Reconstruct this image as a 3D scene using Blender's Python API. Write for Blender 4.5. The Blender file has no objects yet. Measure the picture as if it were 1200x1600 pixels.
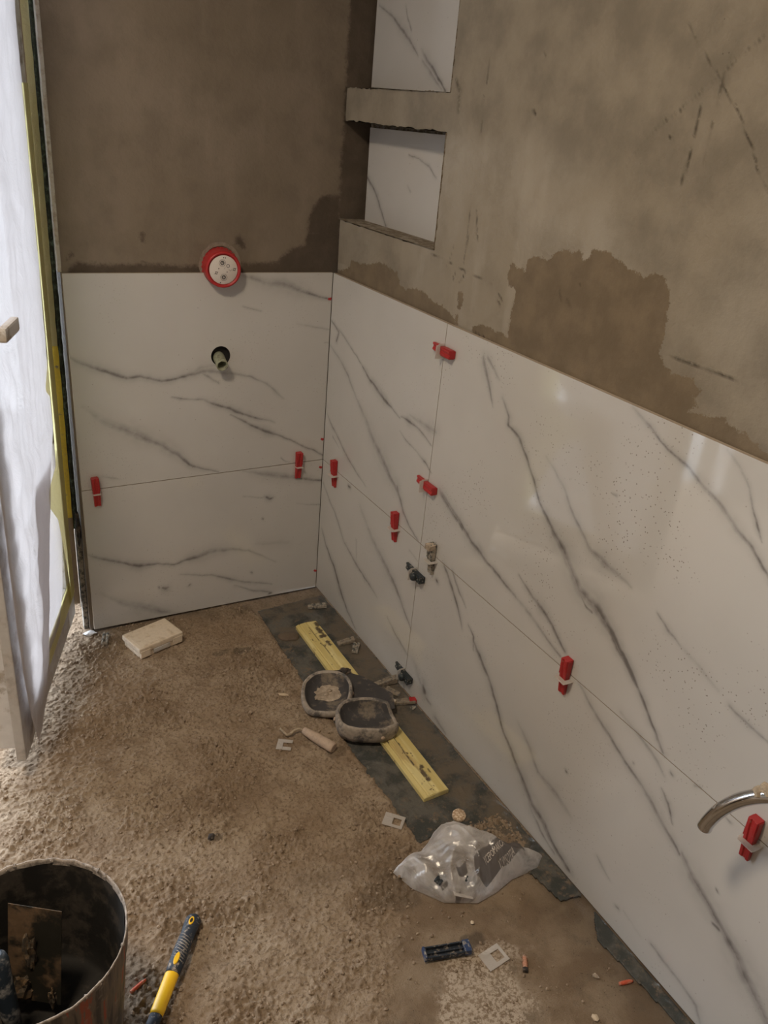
import bpy, bmesh, math, random
import numpy as np
from mathutils import Vector, Matrix, noise as mnoise

scene = bpy.context.scene
col = scene.collection
random.seed(4)
rng = np.random.default_rng(4)

# ------------------------------------------------------------------ camera
CAM = Vector((-1.11177, -2.23917, 1.50543))
yaw, pitch, roll = 0.5465392673, -0.4481438, 0.0929271
fwd = Vector((math.sin(yaw) * math.cos(pitch), math.cos(yaw) * math.cos(pitch), math.sin(pitch)))
r0 = Vector((math.cos(yaw), -math.sin(yaw), 0)); u0 = r0.cross(fwd)
rt = r0 * math.cos(roll) + u0 * math.sin(roll); up = u0 * math.cos(roll) - r0 * math.sin(roll)
cd = bpy.data.cameras.new('camera'); cam = bpy.data.objects.new('camera', cd); col.objects.link(cam)
cam.matrix_world = Matrix(((rt.x, up.x, -fwd.x, CAM.x), (rt.y, up.y, -fwd.y, CAM.y), (rt.z, up.z, -fwd.z, CAM.z), (0, 0, 0, 1)))
cd.sensor_fit = 'HORIZONTAL'; cd.sensor_width = 36; cd.lens = 36 * 1289.85 / 1200; cd.clip_start = 0.02
scene.camera = cam

# ------------------------------------------------------------------ light
scene.view_settings.view_transform = 'Standard'; scene.view_settings.look = 'None'
scene.view_settings.gamma = 1; scene.view_settings.exposure = 0.0
scene.view_settings.use_curve_mapping = False
SKY, LAMP = 11.3, 30.0
w = bpy.data.worlds.new('overcast_sky'); scene.world = w; w.use_nodes = True
w.node_tree.nodes['Background'].inputs[0].default_value = (0.80, 0.89, 1.0, 1)
w.node_tree.nodes['Background'].inputs[1].default_value = SKY
ld = bpy.data.lights.new('ceiling_lamp_light', 'AREA'); ld.shape = 'DISK'; ld.size = 0.34; ld.energy = LAMP
ld.color = (1.0, 0.82, 0.60)
lo = bpy.data.objects.new('ceiling_lamp_light', ld); lo.location = (-1.45, -1.45, 2.44); col.objects.link(lo)
pd = bpy.data.lights.new('door_daylight_portal', 'AREA'); pd.shape = 'RECTANGLE'; pd.size = 1.44; pd.size_y = 2.15
po = bpy.data.objects.new('door_daylight_portal', pd); po.location = (-1.48, 0.26, 1.075)
po.rotation_euler = (math.radians(-90), 0, 0); col.objects.link(po)
pd.cycles.is_portal = True

# ------------------------------------------------------------------ helpers
VEINS_BACK = [[[-0.7569,0.8594,0.0084,0.3],[-0.738,0.8479,0.0109,0.4],[-0.7047,0.8336,0.0134,0.6],[-0.6594,0.8121,0.0136,0.7],[-0.6125,0.7949,0.0114,0.9],[-0.5759,0.7981,0.0089,0.7],[-0.5207,0.78,0.009,0.8],[-0.4762,0.782,0.0092,0.7],[-0.4372,0.7937,0.0146,0.7],[-0.3847,0.8,0.0165,0.5],[-0.3176,0.7888,0.012,0.4],[-0.2554,0.7743,0.0067,0.5],[-0.2054,0.75,0.0067,0.5],[-0.1685,0.7191,0.0054,0.5],[-0.142,0.6955,0.0034,0.2]],[[-0.4372,0.7937,0.008,0.4],[-0.4043,0.8112,0.0173,0.3],[-0.3514,0.8144,0.0093,0.15]],[[-0.4111,0.7985,0.0064,0.3],[-0.3849,0.7834,0.0091,0.5],[-0.3515,0.7609,0.0052,0.5]],[[-0.4871,0.7326,0.0039,0.5],[-0.4647,0.7261,0.0053,0.7],[-0.4386,0.7192,0.0053,0.4],[-0.3989,0.7138,0.008,0.5],[-0.3586,0.6965,0.0107,0.7],[-0.3173,0.6811,0.0108,0.8],[-0.2751,0.6574,0.0096,0.7],[-0.232,0.6426,0.0084,0.6],[-0.173,0.6223,0.0057,0.3]],[[-0.3138,0.6611,0.004,0.5],[-0.2605,0.6274,0.0082,0.7],[-0.2019,0.5959,0.0126,0.8],[-0.1569,0.5785,0.0071,0.6],[-0.1184,0.5593,0.005,0.7],[-0.063,0.5279,0.0051,0.8],[0.0023,0.4914,0.0059,0.8]],[[-0.7298,0.7228,0.0183,0.15],[-0.6795,0.676,0.0283,0.3],[-0.6322,0.6513,0.0323,0.4],[-0.5836,0.6226,0.0301,0.55],[-0.5334,0.5964,0.0225,0.5],[-0.4819,0.5588,0.0172,0.6],[-0.4425,0.5144,0.0095,0.85],[-0.4015,0.4967,0.0064,0.7],[-0.3525,0.4784,0.0043,0.5]],[[-0.2858,1.0666,0.0098,0.4],[-0.2123,1.0502,0.0249,0.4],[-0.1573,1.0451,0.0314,0.45],[-0.1003,1.023,0.0192,0.55],[-0.0566,1.0092,0.009,0.7],[-0.0082,0.9963,0.0059,0.8]],[[-0.2784,0.9806,0.0031,0.4],[-0.2241,0.9663,0.0038,0.4]],[[-0.1105,0.9251,0.0053,0.15],[-0.0515,0.9114,0.0053,0.35],[0.005,0.9022,0.0041,0.4]],[[-0.0191,0.8648,0.0027,0.3],[0.0076,0.8607,0.0028,0.5]],[[-0.6959,0.5102,0.0069,0.2],[-0.6651,0.5046,0.0055,0.4],[-0.6404,0.4956,0.0041,0.1]],[[-0.1468,0.4973,0.0029,0.7],[-0.1311,0.4861,0.0029,0.6],[-0.1155,0.4818,0.0023,0.3]],[[-0.2732,0.4716,0.0074,0.3],[-0.1987,0.4548,0.0225,0.45],[-0.1372,0.4388,0.0258,0.45],[-0.0739,0.4199,0.0123,0.6],[-0.0007,0.4017,0.0071,0.85]],[[-0.2723,0.3854,0.0038,0.3],[-0.1967,0.3685,0.0039,0.3]],[[-0.0859,0.329,0.004,0.2],[0.0003,0.3114,0.0041,0.4]],[[-0.7617,0.2723,0.0099,0.3],[-0.6934,0.2377,0.013,0.6],[-0.6418,0.2159,0.0118,0.75],[-0.6022,0.1985,0.0155,0.9],[-0.5473,0.197,0.0079,0.6],[-0.4987,0.1832,0.0081,0.7],[-0.4629,0.1922,0.0133,0.7],[-0.4196,0.1959,0.0185,0.65],[-0.3756,0.2077,0.0217,0.5],[-0.316,0.2046,0.0146,0.4],[-0.2549,0.1864,0.0063,0.4],[-0.2078,0.1631,0.0054,0.35],[-0.1551,0.1246,0.0038,0.25]],[[-0.4784,0.1425,0.0048,0.3],[-0.4205,0.1279,0.0065,0.4],[-0.3762,0.1212,0.008,0.6],[-0.331,0.099,0.0095,0.7],[-0.2847,0.0789,0.0081,0.5],[-0.2216,0.0585,0.0067,0.5],[-0.1648,0.0392,0.005,0.4]],[[-0.3002,0.0668,0.0063,0.3],[-0.2451,0.0356,0.0065,0.5],[-0.1681,0.0088,0.0068,0.6]],[[-0.2243,0.2082,0.0165,0.15],[-0.1128,0.1919,0.0169,0.2]],[[-0.7198,0.126,0.0142,0.15],[-0.6622,0.0807,0.0258,0.35],[-0.6017,0.0502,0.0338,0.45],[-0.5463,0.0229,0.0284,0.5],[-0.4818,-0.0036,0.0161,0.3]],[[-0.1924,0.3717,0.0083,1.0],[-0.1812,0.3632,0.0108,1.0],[-0.1747,0.3645,0.0071,1.0]],[[-0.5344,0.107,0.0087,0.8],[-0.5264,0.1029,0.0141,0.9],[-0.5182,0.1058,0.0073,0.6]],[[-0.5463,0.112,0.0048,0.7],[-0.5445,0.1069,0.0039,0.7]],[[-0.4503,0.1005,0.0049,0.8],[-0.4546,0.0967,0.0049,0.6]],[[-0.2038,0.2933,0.0041,1.0],[-0.2016,0.2906,0.0041,1.0]],[[-0.1745,0.0053,0.0081,1.0],[-0.1675,0.0063,0.0081,1.0]],[[-0.2404,0.1046,0.0054,0.9],[-0.2359,0.1012,0.0044,0.8]]]
VEINS_RIGHT = [[[-0.0072,0.9318,0.0062,0.8],[-0.0333,0.9208,0.0075,0.7],[-0.0594,0.908,0.0086,0.6],[-0.0475,0.8798,0.0086,0.7]],[[-0.0148,0.9278,0.0044,0.4],[-0.0869,0.9073,0.0058,0.4],[-0.1406,0.8833,0.0053,0.5],[-0.2093,0.857,0.0053,0.6],[-0.269,0.8258,0.0117,0.7],[-0.3252,0.8061,0.014,0.8],[-0.364,0.7945,0.0121,0.9],[-0.4013,0.7867,0.006,0.7],[-0.4456,0.7745,0.0045,0.5]],[[-0.4515,0.7802,0.004,0.4],[-0.4918,0.7817,0.0096,0.9],[-0.5381,0.7803,0.0076,0.6],[-0.5712,0.7747,0.0067,0.6],[-0.612,0.7585,0.0045,0.6]],[[-0.4952,0.7989,0.0048,0.2],[-0.5475,0.7977,0.0177,0.35],[-0.5855,0.7973,0.0231,0.4],[-0.6192,0.7975,0.0227,0.5]],[[-0.4516,0.7419,0.0032,0.2],[-0.5028,0.7243,0.005,0.7],[-0.5512,0.7138,0.0034,0.3],[-0.5917,0.7046,0.0071,0.7],[-0.6212,0.6897,0.0043,0.6]],[[-0.008,0.8556,0.0086,0.3],[-0.0713,0.8334,0.0104,0.3],[-0.1364,0.7973,0.0099,0.5],[-0.193,0.7522,0.0101,0.3],[-0.2567,0.7069,0.0171,0.3],[-0.3109,0.6637,0.0266,0.4],[-0.3622,0.6323,0.0336,0.5],[-0.4042,0.606,0.025,0.6],[-0.4529,0.5795,0.0168,0.6],[-0.489,0.5582,0.0097,0.5]],[[-0.0157,0.6358,0.005,0.5],[-0.0565,0.6075,0.0071,0.6],[-0.1151,0.5779,0.0068,0.5],[-0.1721,0.5491,0.0073,0.6],[-0.2272,0.525,0.0061,0.5],[-0.2923,0.5072,0.0038,0.4]],[[-0.0603,0.5789,0.0028,0.6],[-0.0844,0.5706,0.0037,0.5],[-0.1087,0.5585,0.003,0.2]],[[-0.4677,0.5771,0.0178,0.6],[-0.49,0.5528,0.0143,0.6],[-0.513,0.5241,0.0129,0.5],[-0.5527,0.4987,0.0079,0.6],[-0.5989,0.4798,0.0052,0.5]],[[-0.0115,0.3967,0.0059,0.4],[-0.0652,0.3568,0.008,0.4],[-0.1299,0.3174,0.0104,0.5],[-0.1838,0.2628,0.0089,0.3],[-0.2672,0.2308,0.0115,0.6],[-0.3675,0.2056,0.0082,0.6],[-0.4162,0.1909,0.0055,0.2]],[[-0.0216,0.2298,0.008,0.3],[-0.0625,0.1832,0.0115,0.75],[-0.1298,0.1392,0.0151,0.8],[-0.186,0.0785,0.0152,0.8],[-0.2392,0.0357,0.0108,0.6],[-0.301,0.0057,0.008,0.4]],[[-0.2696,0.4272,0.0204,0.15],[-0.352,0.364,0.0235,0.3],[-0.4064,0.3377,0.0275,0.4],[-0.47,0.3069,0.0256,0.5],[-0.5225,0.2771,0.0169,0.6],[-0.5656,0.2431,0.0114,0.5],[-0.6139,0.2025,0.0066,0.5]],[[-0.5657,0.4306,0.0051,0.3],[-0.6108,0.4192,0.0043,0.2]],[[-0.4859,0.1618,0.0057,0.3],[-0.5384,0.1382,0.0092,0.5],[-0.6128,0.1137,0.0062,0.4]],[[-0.2603,0.3127,0.0032,0.4],[-0.2698,0.2495,0.0032,0.4]],[[-0.6743,0.6577,0.0222,0.3],[-0.6838,0.6485,0.0175,0.6],[-0.7331,0.6263,0.0141,0.7],[-0.7884,0.6038,0.0113,0.8]],[[-0.7337,0.4712,0.0108,0.6],[-0.7746,0.4358,0.0124,0.7],[-0.8141,0.3917,0.0093,0.8],[-0.845,0.3454,0.0046,0.4]],[[-0.7697,0.4756,0.0091,0.5],[-0.8112,0.4376,0.009,0.6],[-0.8477,0.4104,0.0037,0.4]],[[-0.865,0.3748,0.0044,0.5],[-0.8944,0.3551,0.0089,0.8],[-0.8995,0.3174,0.004,0.6]],[[-0.6446,0.1127,0.0292,0.1],[-0.6873,0.0754,0.0193,0.3],[-0.7284,0.0435,0.0147,0.5],[-0.7546,0.0406,0.011,0.5]],[[-0.7936,1.0354,0.0123,0.5],[-0.8247,1.0159,0.0088,0.5],[-0.8461,1.0003,0.0045,0.3]],[[-0.7755,1.0304,0.0143,0.5],[-0.7971,0.9982,0.0143,0.7],[-0.8221,0.9609,0.0082,0.7],[-0.8372,0.9333,0.0041,0.3]],[[-0.8624,0.9674,0.0066,0.3],[-0.8961,0.934,0.0097,0.7],[-0.8977,0.9154,0.0082,0.9],[-0.9392,0.9015,0.0121,0.8],[-0.977,0.8679,0.0092,0.7],[-1.0106,0.8302,0.0093,0.7],[-1.0398,0.791,0.0082,0.8],[-1.0906,0.756,0.0156,0.8],[-1.1347,0.7257,0.0242,0.75],[-1.1686,0.6978,0.0225,0.6],[-1.2035,0.6646,0.028,0.6],[-1.2559,0.6558,0.0311,0.7],[-1.3026,0.6323,0.0192,0.85],[-1.351,0.5987,0.0127,1.0],[-1.3889,0.5724,0.011,0.8],[-1.4239,0.5413,0.0094,0.7]],[[-1.2051,0.6589,0.0042,0.4],[-1.2304,0.6439,0.0049,0.9],[-1.2478,0.6411,0.006,0.8]],[[-0.6851,0.6539,0.018,0.5],[-0.7625,0.62,0.0176,0.7],[-0.8298,0.5917,0.0167,0.8],[-0.9046,0.5698,0.0118,0.8],[-0.975,0.5522,0.0094,0.8],[-1.0193,0.5442,0.0091,0.5]],[[-1.0193,0.5442,0.013,0.25],[-1.0734,0.5321,0.0131,0.4],[-1.1385,0.5071,0.0093,0.5],[-1.189,0.4931,0.0072,0.7]],[[-1.0181,0.6019,0.0049,0.5],[-1.0722,0.5749,0.0113,0.6],[-1.104,0.565,0.0167,0.7],[-1.1472,0.545,0.0113,0.7],[-1.1985,0.5117,0.0085,0.8]],[[-1.0348,0.8971,0.0065,0.15],[-1.11,0.8477,0.0082,0.35],[-1.1571,0.8008,0.0098,0.5],[-1.2088,0.7639,0.0138,0.4],[-1.2512,0.755,0.0235,0.6],[-1.2793,0.7516,0.0162,0.4],[-1.3303,0.7434,0.0053,0.3]],[[-1.3982,0.729,0.0041,0.5],[-1.4303,0.7129,0.0081,0.7],[-1.4635,0.7014,0.0039,0.4]],[[-1.4635,0.7014,0.0131,0.15],[-1.5305,0.6787,0.0128,0.25],[-1.5578,0.6688,0.0076,0.2]],[[-1.2364,1.0686,0.0094,0.2],[-1.2874,1.0463,0.0093,0.45],[-1.3116,1.0319,0.0046,0.8],[-1.3475,1.0199,0.0065,0.7],[-1.3877,1.0104,0.0098,0.6],[-1.424,0.9903,0.0097,0.55],[-1.4629,0.9773,0.0117,0.5],[-1.4986,0.9539,0.0117,0.5],[-1.5365,0.9377,0.0094,0.7],[-1.5882,0.9003,0.0072,0.8]],[[-1.4471,1.0685,0.0071,0.2],[-1.4785,1.0477,0.0081,0.3],[-1.5022,1.0243,0.0041,0.3],[-1.524,0.9907,0.0041,0.7],[-1.5406,0.9694,0.0051,0.9],[-1.5514,0.9527,0.0025,0.5]],[[-0.8996,0.3405,0.0154,0.6],[-0.929,0.3182,0.0152,0.8],[-0.9715,0.2888,0.0127,0.7],[-1.0118,0.2421,0.0126,0.8],[-1.0534,0.1886,0.0114,0.8],[-1.1084,0.1472,0.015,0.8],[-1.1621,0.1068,0.0197,0.7],[-1.2025,0.0736,0.0243,0.6],[-1.2466,0.0628,0.0213,0.7],[-1.2949,0.0317,0.0141,0.9],[-1.3476,0.016,0.0135,0.8]],[[-1.1879,0.0688,0.0124,0.3],[-1.244,0.0339,0.0109,0.5],[-1.2987,0.0178,0.0069,0.5]],[[-1.099,0.2496,0.0118,0.1],[-1.1561,0.2123,0.014,0.4],[-1.1974,0.172,0.0136,0.4],[-1.2583,0.1675,0.025,0.45],[-1.32,0.1501,0.0126,0.15]],[[-1.2538,0.4692,0.0092,0.3],[-1.3002,0.4421,0.0109,0.5],[-1.3478,0.4212,0.0124,0.7],[-1.3939,0.401,0.0104,0.7],[-1.4463,0.381,0.0102,0.7],[-1.4893,0.3622,0.0151,0.5],[-1.5327,0.3383,0.0133,0.6],[-1.5835,0.3095,0.0073,0.7]],[[-1.5887,0.3148,0.0128,0.4],[-1.6242,0.2872,0.0256,0.65],[-1.6639,0.2654,0.0222,0.7],[-1.7024,0.2443,0.0172,0.8],[-1.7399,0.2237,0.0275,0.7],[-1.7723,0.1983,0.0345,0.6],[-1.8097,0.1736,0.0296,0.55],[-1.8335,0.154,0.0245,0.5]],[[-1.3148,0.617,0.0128,0.8],[-1.3615,0.5891,0.0111,1.0],[-1.3991,0.563,0.011,0.85],[-1.4391,0.5268,0.0093,0.8],[-1.4711,0.492,0.0092,0.7],[-1.4892,0.4746,0.0077,0.6]],[[-1.3776,0.4831,0.0112,0.2],[-1.4347,0.4694,0.0111,0.4],[-1.4844,0.4488,0.0095,0.4],[-1.5067,0.4338,0.0079,0.3]],[[-1.5104,0.406,0.0032,0.5],[-1.5317,0.387,0.0091,0.8],[-1.55,0.355,0.0036,0.7]],[[-1.5853,0.6565,0.0061,0.6],[-1.6098,0.6518,0.0072,0.5],[-1.644,0.6494,0.007,0.45],[-1.6728,0.6437,0.0058,0.4]],[[-1.4106,0.1243,0.0062,0.4],[-1.4283,0.1138,0.0082,0.4],[-1.455,0.1034,0.0041,0.3]],[[-1.5877,0.0593,0.0075,0.5],[-1.6285,0.0523,0.011,0.4],[-1.6651,0.0502,0.0091,0.4],[-1.7107,0.0374,0.0124,0.5],[-1.7305,0.0071,0.0092,0.4]],[[-1.509,0.0656,0.01,0.15],[-1.5609,0.0516,0.0098,0.1]],[[-0.785,0.0158,0.0145,0.5],[-0.8374,0.0035,0.0114,0.4]],[[-0.7097,0.0679,0.0192,1.0],[-0.7189,0.0567,0.023,1.0]],[[-1.6853,0.2371,0.007,1.0],[-1.697,0.2372,0.0104,1.0]],[[-0.1847,0.4621,0.0074,0.9],[-0.1977,0.4633,0.0074,0.9]],[[-0.7084,0.414,0.0076,1.0],[-0.712,0.4121,0.0076,1.0]],[[-1.2762,0.2442,0.0053,1.0],[-1.2784,0.2442,0.0053,1.0]],[[-1.5182,0.4506,0.0054,0.8],[-1.5239,0.4477,0.0053,0.8]],[[-1.5704,0.4656,0.0052,0.5],[-1.5856,0.4732,0.0039,0.5]],[[-1.6417,0.4584,0.0048,0.4],[-1.6521,0.4563,0.0048,0.6]],[[-1.4338,0.4053,0.0036,0.8],[-1.4356,0.4052,0.0036,0.8]],[[-1.6699,0.3114,0.0043,0.8],[-1.674,0.3077,0.0042,0.7]],[[-1.4893,0.0578,0.0063,0.6],[-1.4948,0.0583,0.0063,0.6]],[[-1.2289,0.8971,0.0027,0.6],[-1.241,0.8971,0.0041,0.7]]]
VEINS_NICHE = [[[-0.2292,1.4163,0.0035,0.6],[-0.2506,1.411,0.004,0.7],[-0.2833,1.408,0.0033,0.4],[-0.333,1.3934,0.0056,0.6],[-0.3714,1.3728,0.005,0.4]],[[-0.0104,1.3375,0.0119,0.8],[-0.0584,1.3086,0.0099,0.7],[-0.103,1.2673,0.0077,0.7],[-0.1397,1.2264,0.0071,0.7]],[[-0.2403,1.3364,0.0049,0.2],[-0.2547,1.3261,0.0036,0.4]],[[-0.0105,1.7583,0.0041,0.5],[-0.0837,1.7318,0.0078,0.55],[-0.1387,1.7016,0.0122,0.6],[-0.1836,1.6759,0.0108,0.6],[-0.2289,1.6438,0.0045,0.5]],[[-0.1491,1.7534,0.0034,0.4],[-0.1663,1.7251,0.0039,0.6],[-0.1875,1.6967,0.0045,0.7]],[[-0.2416,1.6575,0.0093,0.2],[-0.2773,1.6296,0.0136,0.6],[-0.3278,1.5988,0.0104,0.8],[-0.3743,1.5653,0.0058,0.9]],[[-0.2547,1.6297,0.0087,0.3],[-0.2978,1.602,0.014,0.4],[-0.3559,1.5683,0.0072,0.4]]]
DAMP_RIGHT = [[[-0.84,1.0873],[-0.8357,1.1306],[-0.8412,1.1914],[-0.8143,1.2019],[-0.806,1.2242],[-0.8145,1.2443],[-0.8595,1.2395],[-0.8643,1.2609],[-0.8931,1.2725],[-0.9295,1.2724],[-0.9483,1.2903],[-0.9655,1.298],[-0.9996,1.2966],[-1.0099,1.304],[-1.0236,1.289],[-1.042,1.2946],[-1.0446,1.3079],[-1.0756,1.3149],[-1.1039,1.3099],[-1.133,1.2995],[-1.1834,1.2883],[-1.2078,1.2973],[-1.2349,1.2949],[-1.2494,1.2723],[-1.2549,1.2305],[-1.2587,1.2051],[-1.2538,1.177],[-1.2657,1.1577],[-1.2892,1.1487],[-1.334,1.1509],[-1.3603,1.137],[-1.3455,1.1234],[-1.3638,1.1093],[-1.3425,1.0976],[-1.3823,1.1023],[-1.4115,1.1102],[-1.435,1.101],[-1.4655,1.0991],[-1.5138,1.0834],[-1.524,1.0533],[-1.2454,1.0525],[-0.8396,1.0703]],[[0.008,1.079],[-0.0535,1.0927],[-0.0775,1.1039],[-0.0849,1.123],[-0.1296,1.1222],[-0.186,1.1293],[-0.2476,1.1455],[-0.301,1.1427],[-0.3443,1.1385],[-0.3622,1.1094],[-0.3923,1.1033],[-0.4148,1.1128],[-0.4612,1.1176],[-0.5168,1.1058],[-0.5765,1.0997],[-0.6213,1.0872],[-0.64,1.0651],[0.0266,1.0546]],[[-0.6997,1.0817],[-0.7255,1.0953],[-0.7563,1.0974],[-0.7875,1.0944],[-0.8164,1.0981],[-0.8531,1.09],[-0.8773,1.0616],[-0.8022,1.0588],[-0.7134,1.0648]],[[-0.632,1.1473],[-0.6479,1.1507],[-0.6554,1.1321],[-0.6498,1.1125],[-0.6375,1.1134]],[[-0.6304,1.0931],[-0.6434,1.0961],[-0.6449,1.0739],[-0.6315,1.0725]]]
DAMP_BACK = [[[-0.1672,1.0782],[-0.1643,1.1102],[-0.1337,1.1349],[-0.0906,1.1493],[-0.0841,1.181],[-0.0522,1.1849],[0.0215,1.1859],[0.0294,1.0693]],[[-0.7186,1.1014],[-0.6496,1.096],[-0.5579,1.0995],[-0.449,1.0904],[-0.2752,1.0965],[-0.1206,1.103],[0.0264,1.1137],[0.0299,1.0619],[-0.7457,1.0699]],[[-0.2943,1.1682],[-0.2833,1.1717],[-0.272,1.1549],[-0.2696,1.1379],[-0.2793,1.1378],[-0.2942,1.1513]],[[-0.5535,1.1718],[-0.5467,1.1751],[-0.545,1.1527],[-0.5529,1.1539]],[[-0.7403,1.1233],[-0.726,1.1252],[-0.725,1.114],[-0.7388,1.1115]]]
DAMP_CORNER = [[[-0.0839,1.1775],[-0.078,1.2193],[-0.0638,1.254],[-0.0415,1.282],[0.0149,1.2838],[0.0225,1.1716]]]
CRACKS_RIGHT = [[[-1.1636,1.6722,0.0021,0.3],[-1.1996,1.6377,0.0021,0.5],[-1.2375,1.6039,0.0024,0.7],[-1.2745,1.5709,0.0024,0.7],[-1.3033,1.5457,0.0029,0.8],[-1.3353,1.51,0.0025,0.7],[-1.3548,1.4813,0.0034,0.9],[-1.3848,1.45,0.002,0.6]],[[-1.31,1.65,0.0018,0.5],[-1.2805,1.6294,0.0024,0.5],[-1.2572,1.6077,0.0025,0.5],[-1.219,1.5771,0.002,0.3],[-1.1826,1.5485,0.0025,0.6],[-1.1426,1.5221,0.0027,0.6],[-1.094,1.4695,0.0024,0.5]],[[-1.2578,1.6296,0.0032,0.2],[-1.2572,1.6077,0.0043,0.6],[-1.2567,1.5854,0.0064,1.0],[-1.2574,1.559,0.0032,0.8]],[[-1.2241,1.5579,0.0039,0.8],[-1.2251,1.5146,0.0045,0.9]],[[-1.223,1.4943,0.004,0.9],[-1.2221,1.4697,0.0052,1.0],[-1.2194,1.4411,0.0035,0.8]],[[-1.2542,1.5358,0.0027,0.4],[-1.2543,1.4846,0.0033,0.4],[-1.2508,1.4518,0.0034,0.3]],[[-0.6455,1.6283,0.004,0.4],[-0.6451,1.58,0.005,0.6]],[[-0.6413,1.5539,0.003,0.4],[-0.6442,1.485,0.0031,0.3]],[[-0.6645,1.3304,0.0041,0.6],[-0.6814,1.2715,0.0063,0.9]],[[-0.6358,1.3615,0.0032,0.4],[-0.6438,1.2686,0.0043,0.6],[-0.6388,1.2162,0.0043,0.7]],[[-0.8121,1.5342,0.0072,0.9],[-0.8194,1.5296,0.0071,0.9]],[[-1.1752,1.5116,0.0039,0.9],[-1.1826,1.5071,0.0035,0.9]],[[-0.8199,1.6341,0.0036,0.5],[-0.8253,1.6294,0.0036,0.5]],[[-0.5256,1.5836,0.0118,0.6],[-0.5468,1.5623,0.0163,0.5],[-0.5498,1.5241,0.0132,0.4]],[[-1.2687,1.1766,0.0027,0.4],[-1.2894,1.1756,0.0031,0.6],[-1.3099,1.1738,0.003,1.0],[-1.3538,1.1742,0.0021,0.8],[-1.4004,1.1752,0.002,0.8],[-1.439,1.1786,0.0016,0.8],[-1.4773,1.1774,0.0019,0.8]],[[-0.786,1.1744,0.0054,0.9],[-0.8016,1.1678,0.0067,0.8]],[[-0.7874,1.1609,0.0063,0.9],[-0.7955,1.1544,0.0078,0.8]],[[-0.9721,1.2311,0.0059,0.4],[-0.9828,1.206,0.0074,0.4]],[[-1.001,1.21,0.0102,0.4],[-1.0107,1.2022,0.0102,0.4]],[[-0.6726,1.2849,0.0043,0.8],[-0.6837,1.2714,0.0043,0.8]],[[-1.0245,1.2465,0.0035,0.7],[-1.0299,1.2433,0.0035,0.7]],[[-0.4954,1.2105,0.0016,0.5],[-0.5677,1.2064,0.0019,0.7],[-0.6438,1.1986,0.0026,0.9],[-0.6832,1.1954,0.0022,0.8],[-0.7583,1.191,0.0014,0.5]],[[-0.6504,1.198,0.0033,0.9],[-0.6413,1.1801,0.0037,1.0],[-0.6309,1.1672,0.004,1.0]],[[-0.6122,1.1909,0.003,0.6],[-0.6034,1.1691,0.0042,0.9]],[[-0.639,1.333,0.0019,0.4],[-0.6394,1.2751,0.0025,0.6],[-0.6404,1.2193,0.0032,0.7]],[[-0.5924,1.2502,0.0018,0.3],[-0.5708,1.1923,0.0019,0.4]],[[-0.6753,1.284,0.0033,0.9],[-0.6844,1.2718,0.0033,0.9]],[[-0.7231,1.0783,0.0022,1.0],[-0.72,1.0694,0.0017,1.0]],[[-0.7303,1.0775,0.0022,1.0],[-0.7272,1.069,0.0016,1.0]],[[-0.7374,1.0768,0.0022,1.0],[-0.7343,1.0686,0.0016,1.0]],[[-0.7445,1.076,0.0021,1.0],[-0.7413,1.0682,0.0016,1.0]],[[-0.7516,1.0752,0.0021,1.0],[-0.7483,1.0678,0.0016,1.0]],[[-0.7586,1.0745,0.0021,1.0],[-0.7553,1.0675,0.0015,1.0]],[[-0.7656,1.0738,0.002,1.0],[-0.7623,1.0671,0.0015,1.0]],[[-0.7726,1.073,0.002,1.0],[-0.7692,1.0667,0.0015,1.0]],[[-0.7795,1.0723,0.0019,1.0],[-0.776,1.0663,0.0015,1.0]],[[-0.7864,1.0716,0.0019,1.0],[-0.7829,1.0659,0.0014,1.0]],[[-0.7932,1.0708,0.0019,1.0],[-0.7897,1.0656,0.0014,1.0]]]

def tag(o, label=None, cat=None, group=None, kind=None):
    if label: o['label'] = label
    if cat: o['category'] = cat
    if group: o['group'] = group
    if kind: o['kind'] = kind
    return o

def empty(name, loc=(0, 0, 0), rot=(0, 0, 0), **k):
    o = bpy.data.objects.new(name, None); o.empty_display_size = .02
    o.location = loc; o.rotation_euler = rot; col.objects.link(o); return tag(o, **k)

def link(name, me, mats, parent=None, smooth=False, loc=None, rot=None, **k):
    if not isinstance(mats, (list, tuple)): mats = [mats]
    for m in mats: me.materials.append(m)
    if smooth:
        me.polygons.foreach_set('use_smooth', [True] * len(me.polygons))
    me.name = name
    o = bpy.data.objects.new(name, me); col.objects.link(o)
    if parent: o.parent = parent
    if loc: o.location = loc
    if rot: o.rotation_euler = rot
    return tag(o, **k)

def from_bm(bm):
    bmesh.ops.recalc_face_normals(bm, faces=bm.faces)
    me = bpy.data.meshes.new('m'); bm.to_mesh(me); bm.free(); return me

def add_box(bm, lo, hi, M=None, bev=0.0, mat=0):
    vs = [bm.verts.new((x, y, z)) for x in (lo[0], hi[0]) for y in (lo[1], hi[1]) for z in (lo[2], hi[2])]
    fs = [bm.faces.new([vs[i] for i in f]) for f in ((0, 1, 3, 2), (4, 6, 7, 5), (0, 4, 5, 1), (2, 3, 7, 6), (0, 2, 6, 4), (1, 5, 7, 3))]
    for f in fs: f.material_index = mat
    if bev:
        es = list({e for f in fs for e in f.edges})
        r = bmesh.ops.bevel(bm, geom=es, offset=bev, segments=2, affect='EDGES', profile=.6)
        for f in r['faces']: f.material_index = mat
        vs = list({v for f in r['faces'] for v in f.verts} | {v for v in vs if v.is_valid})
    if M is not None: bmesh.ops.transform(bm, matrix=M, verts=[v for v in vs if v.is_valid])
    return vs

def box(name, lo, hi, m, parent=None, bev=0.0, **k):
    bm = bmesh.new(); add_box(bm, lo, hi, bev=bev)
    return link(name, from_bm(bm), m, parent, **k)

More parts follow.
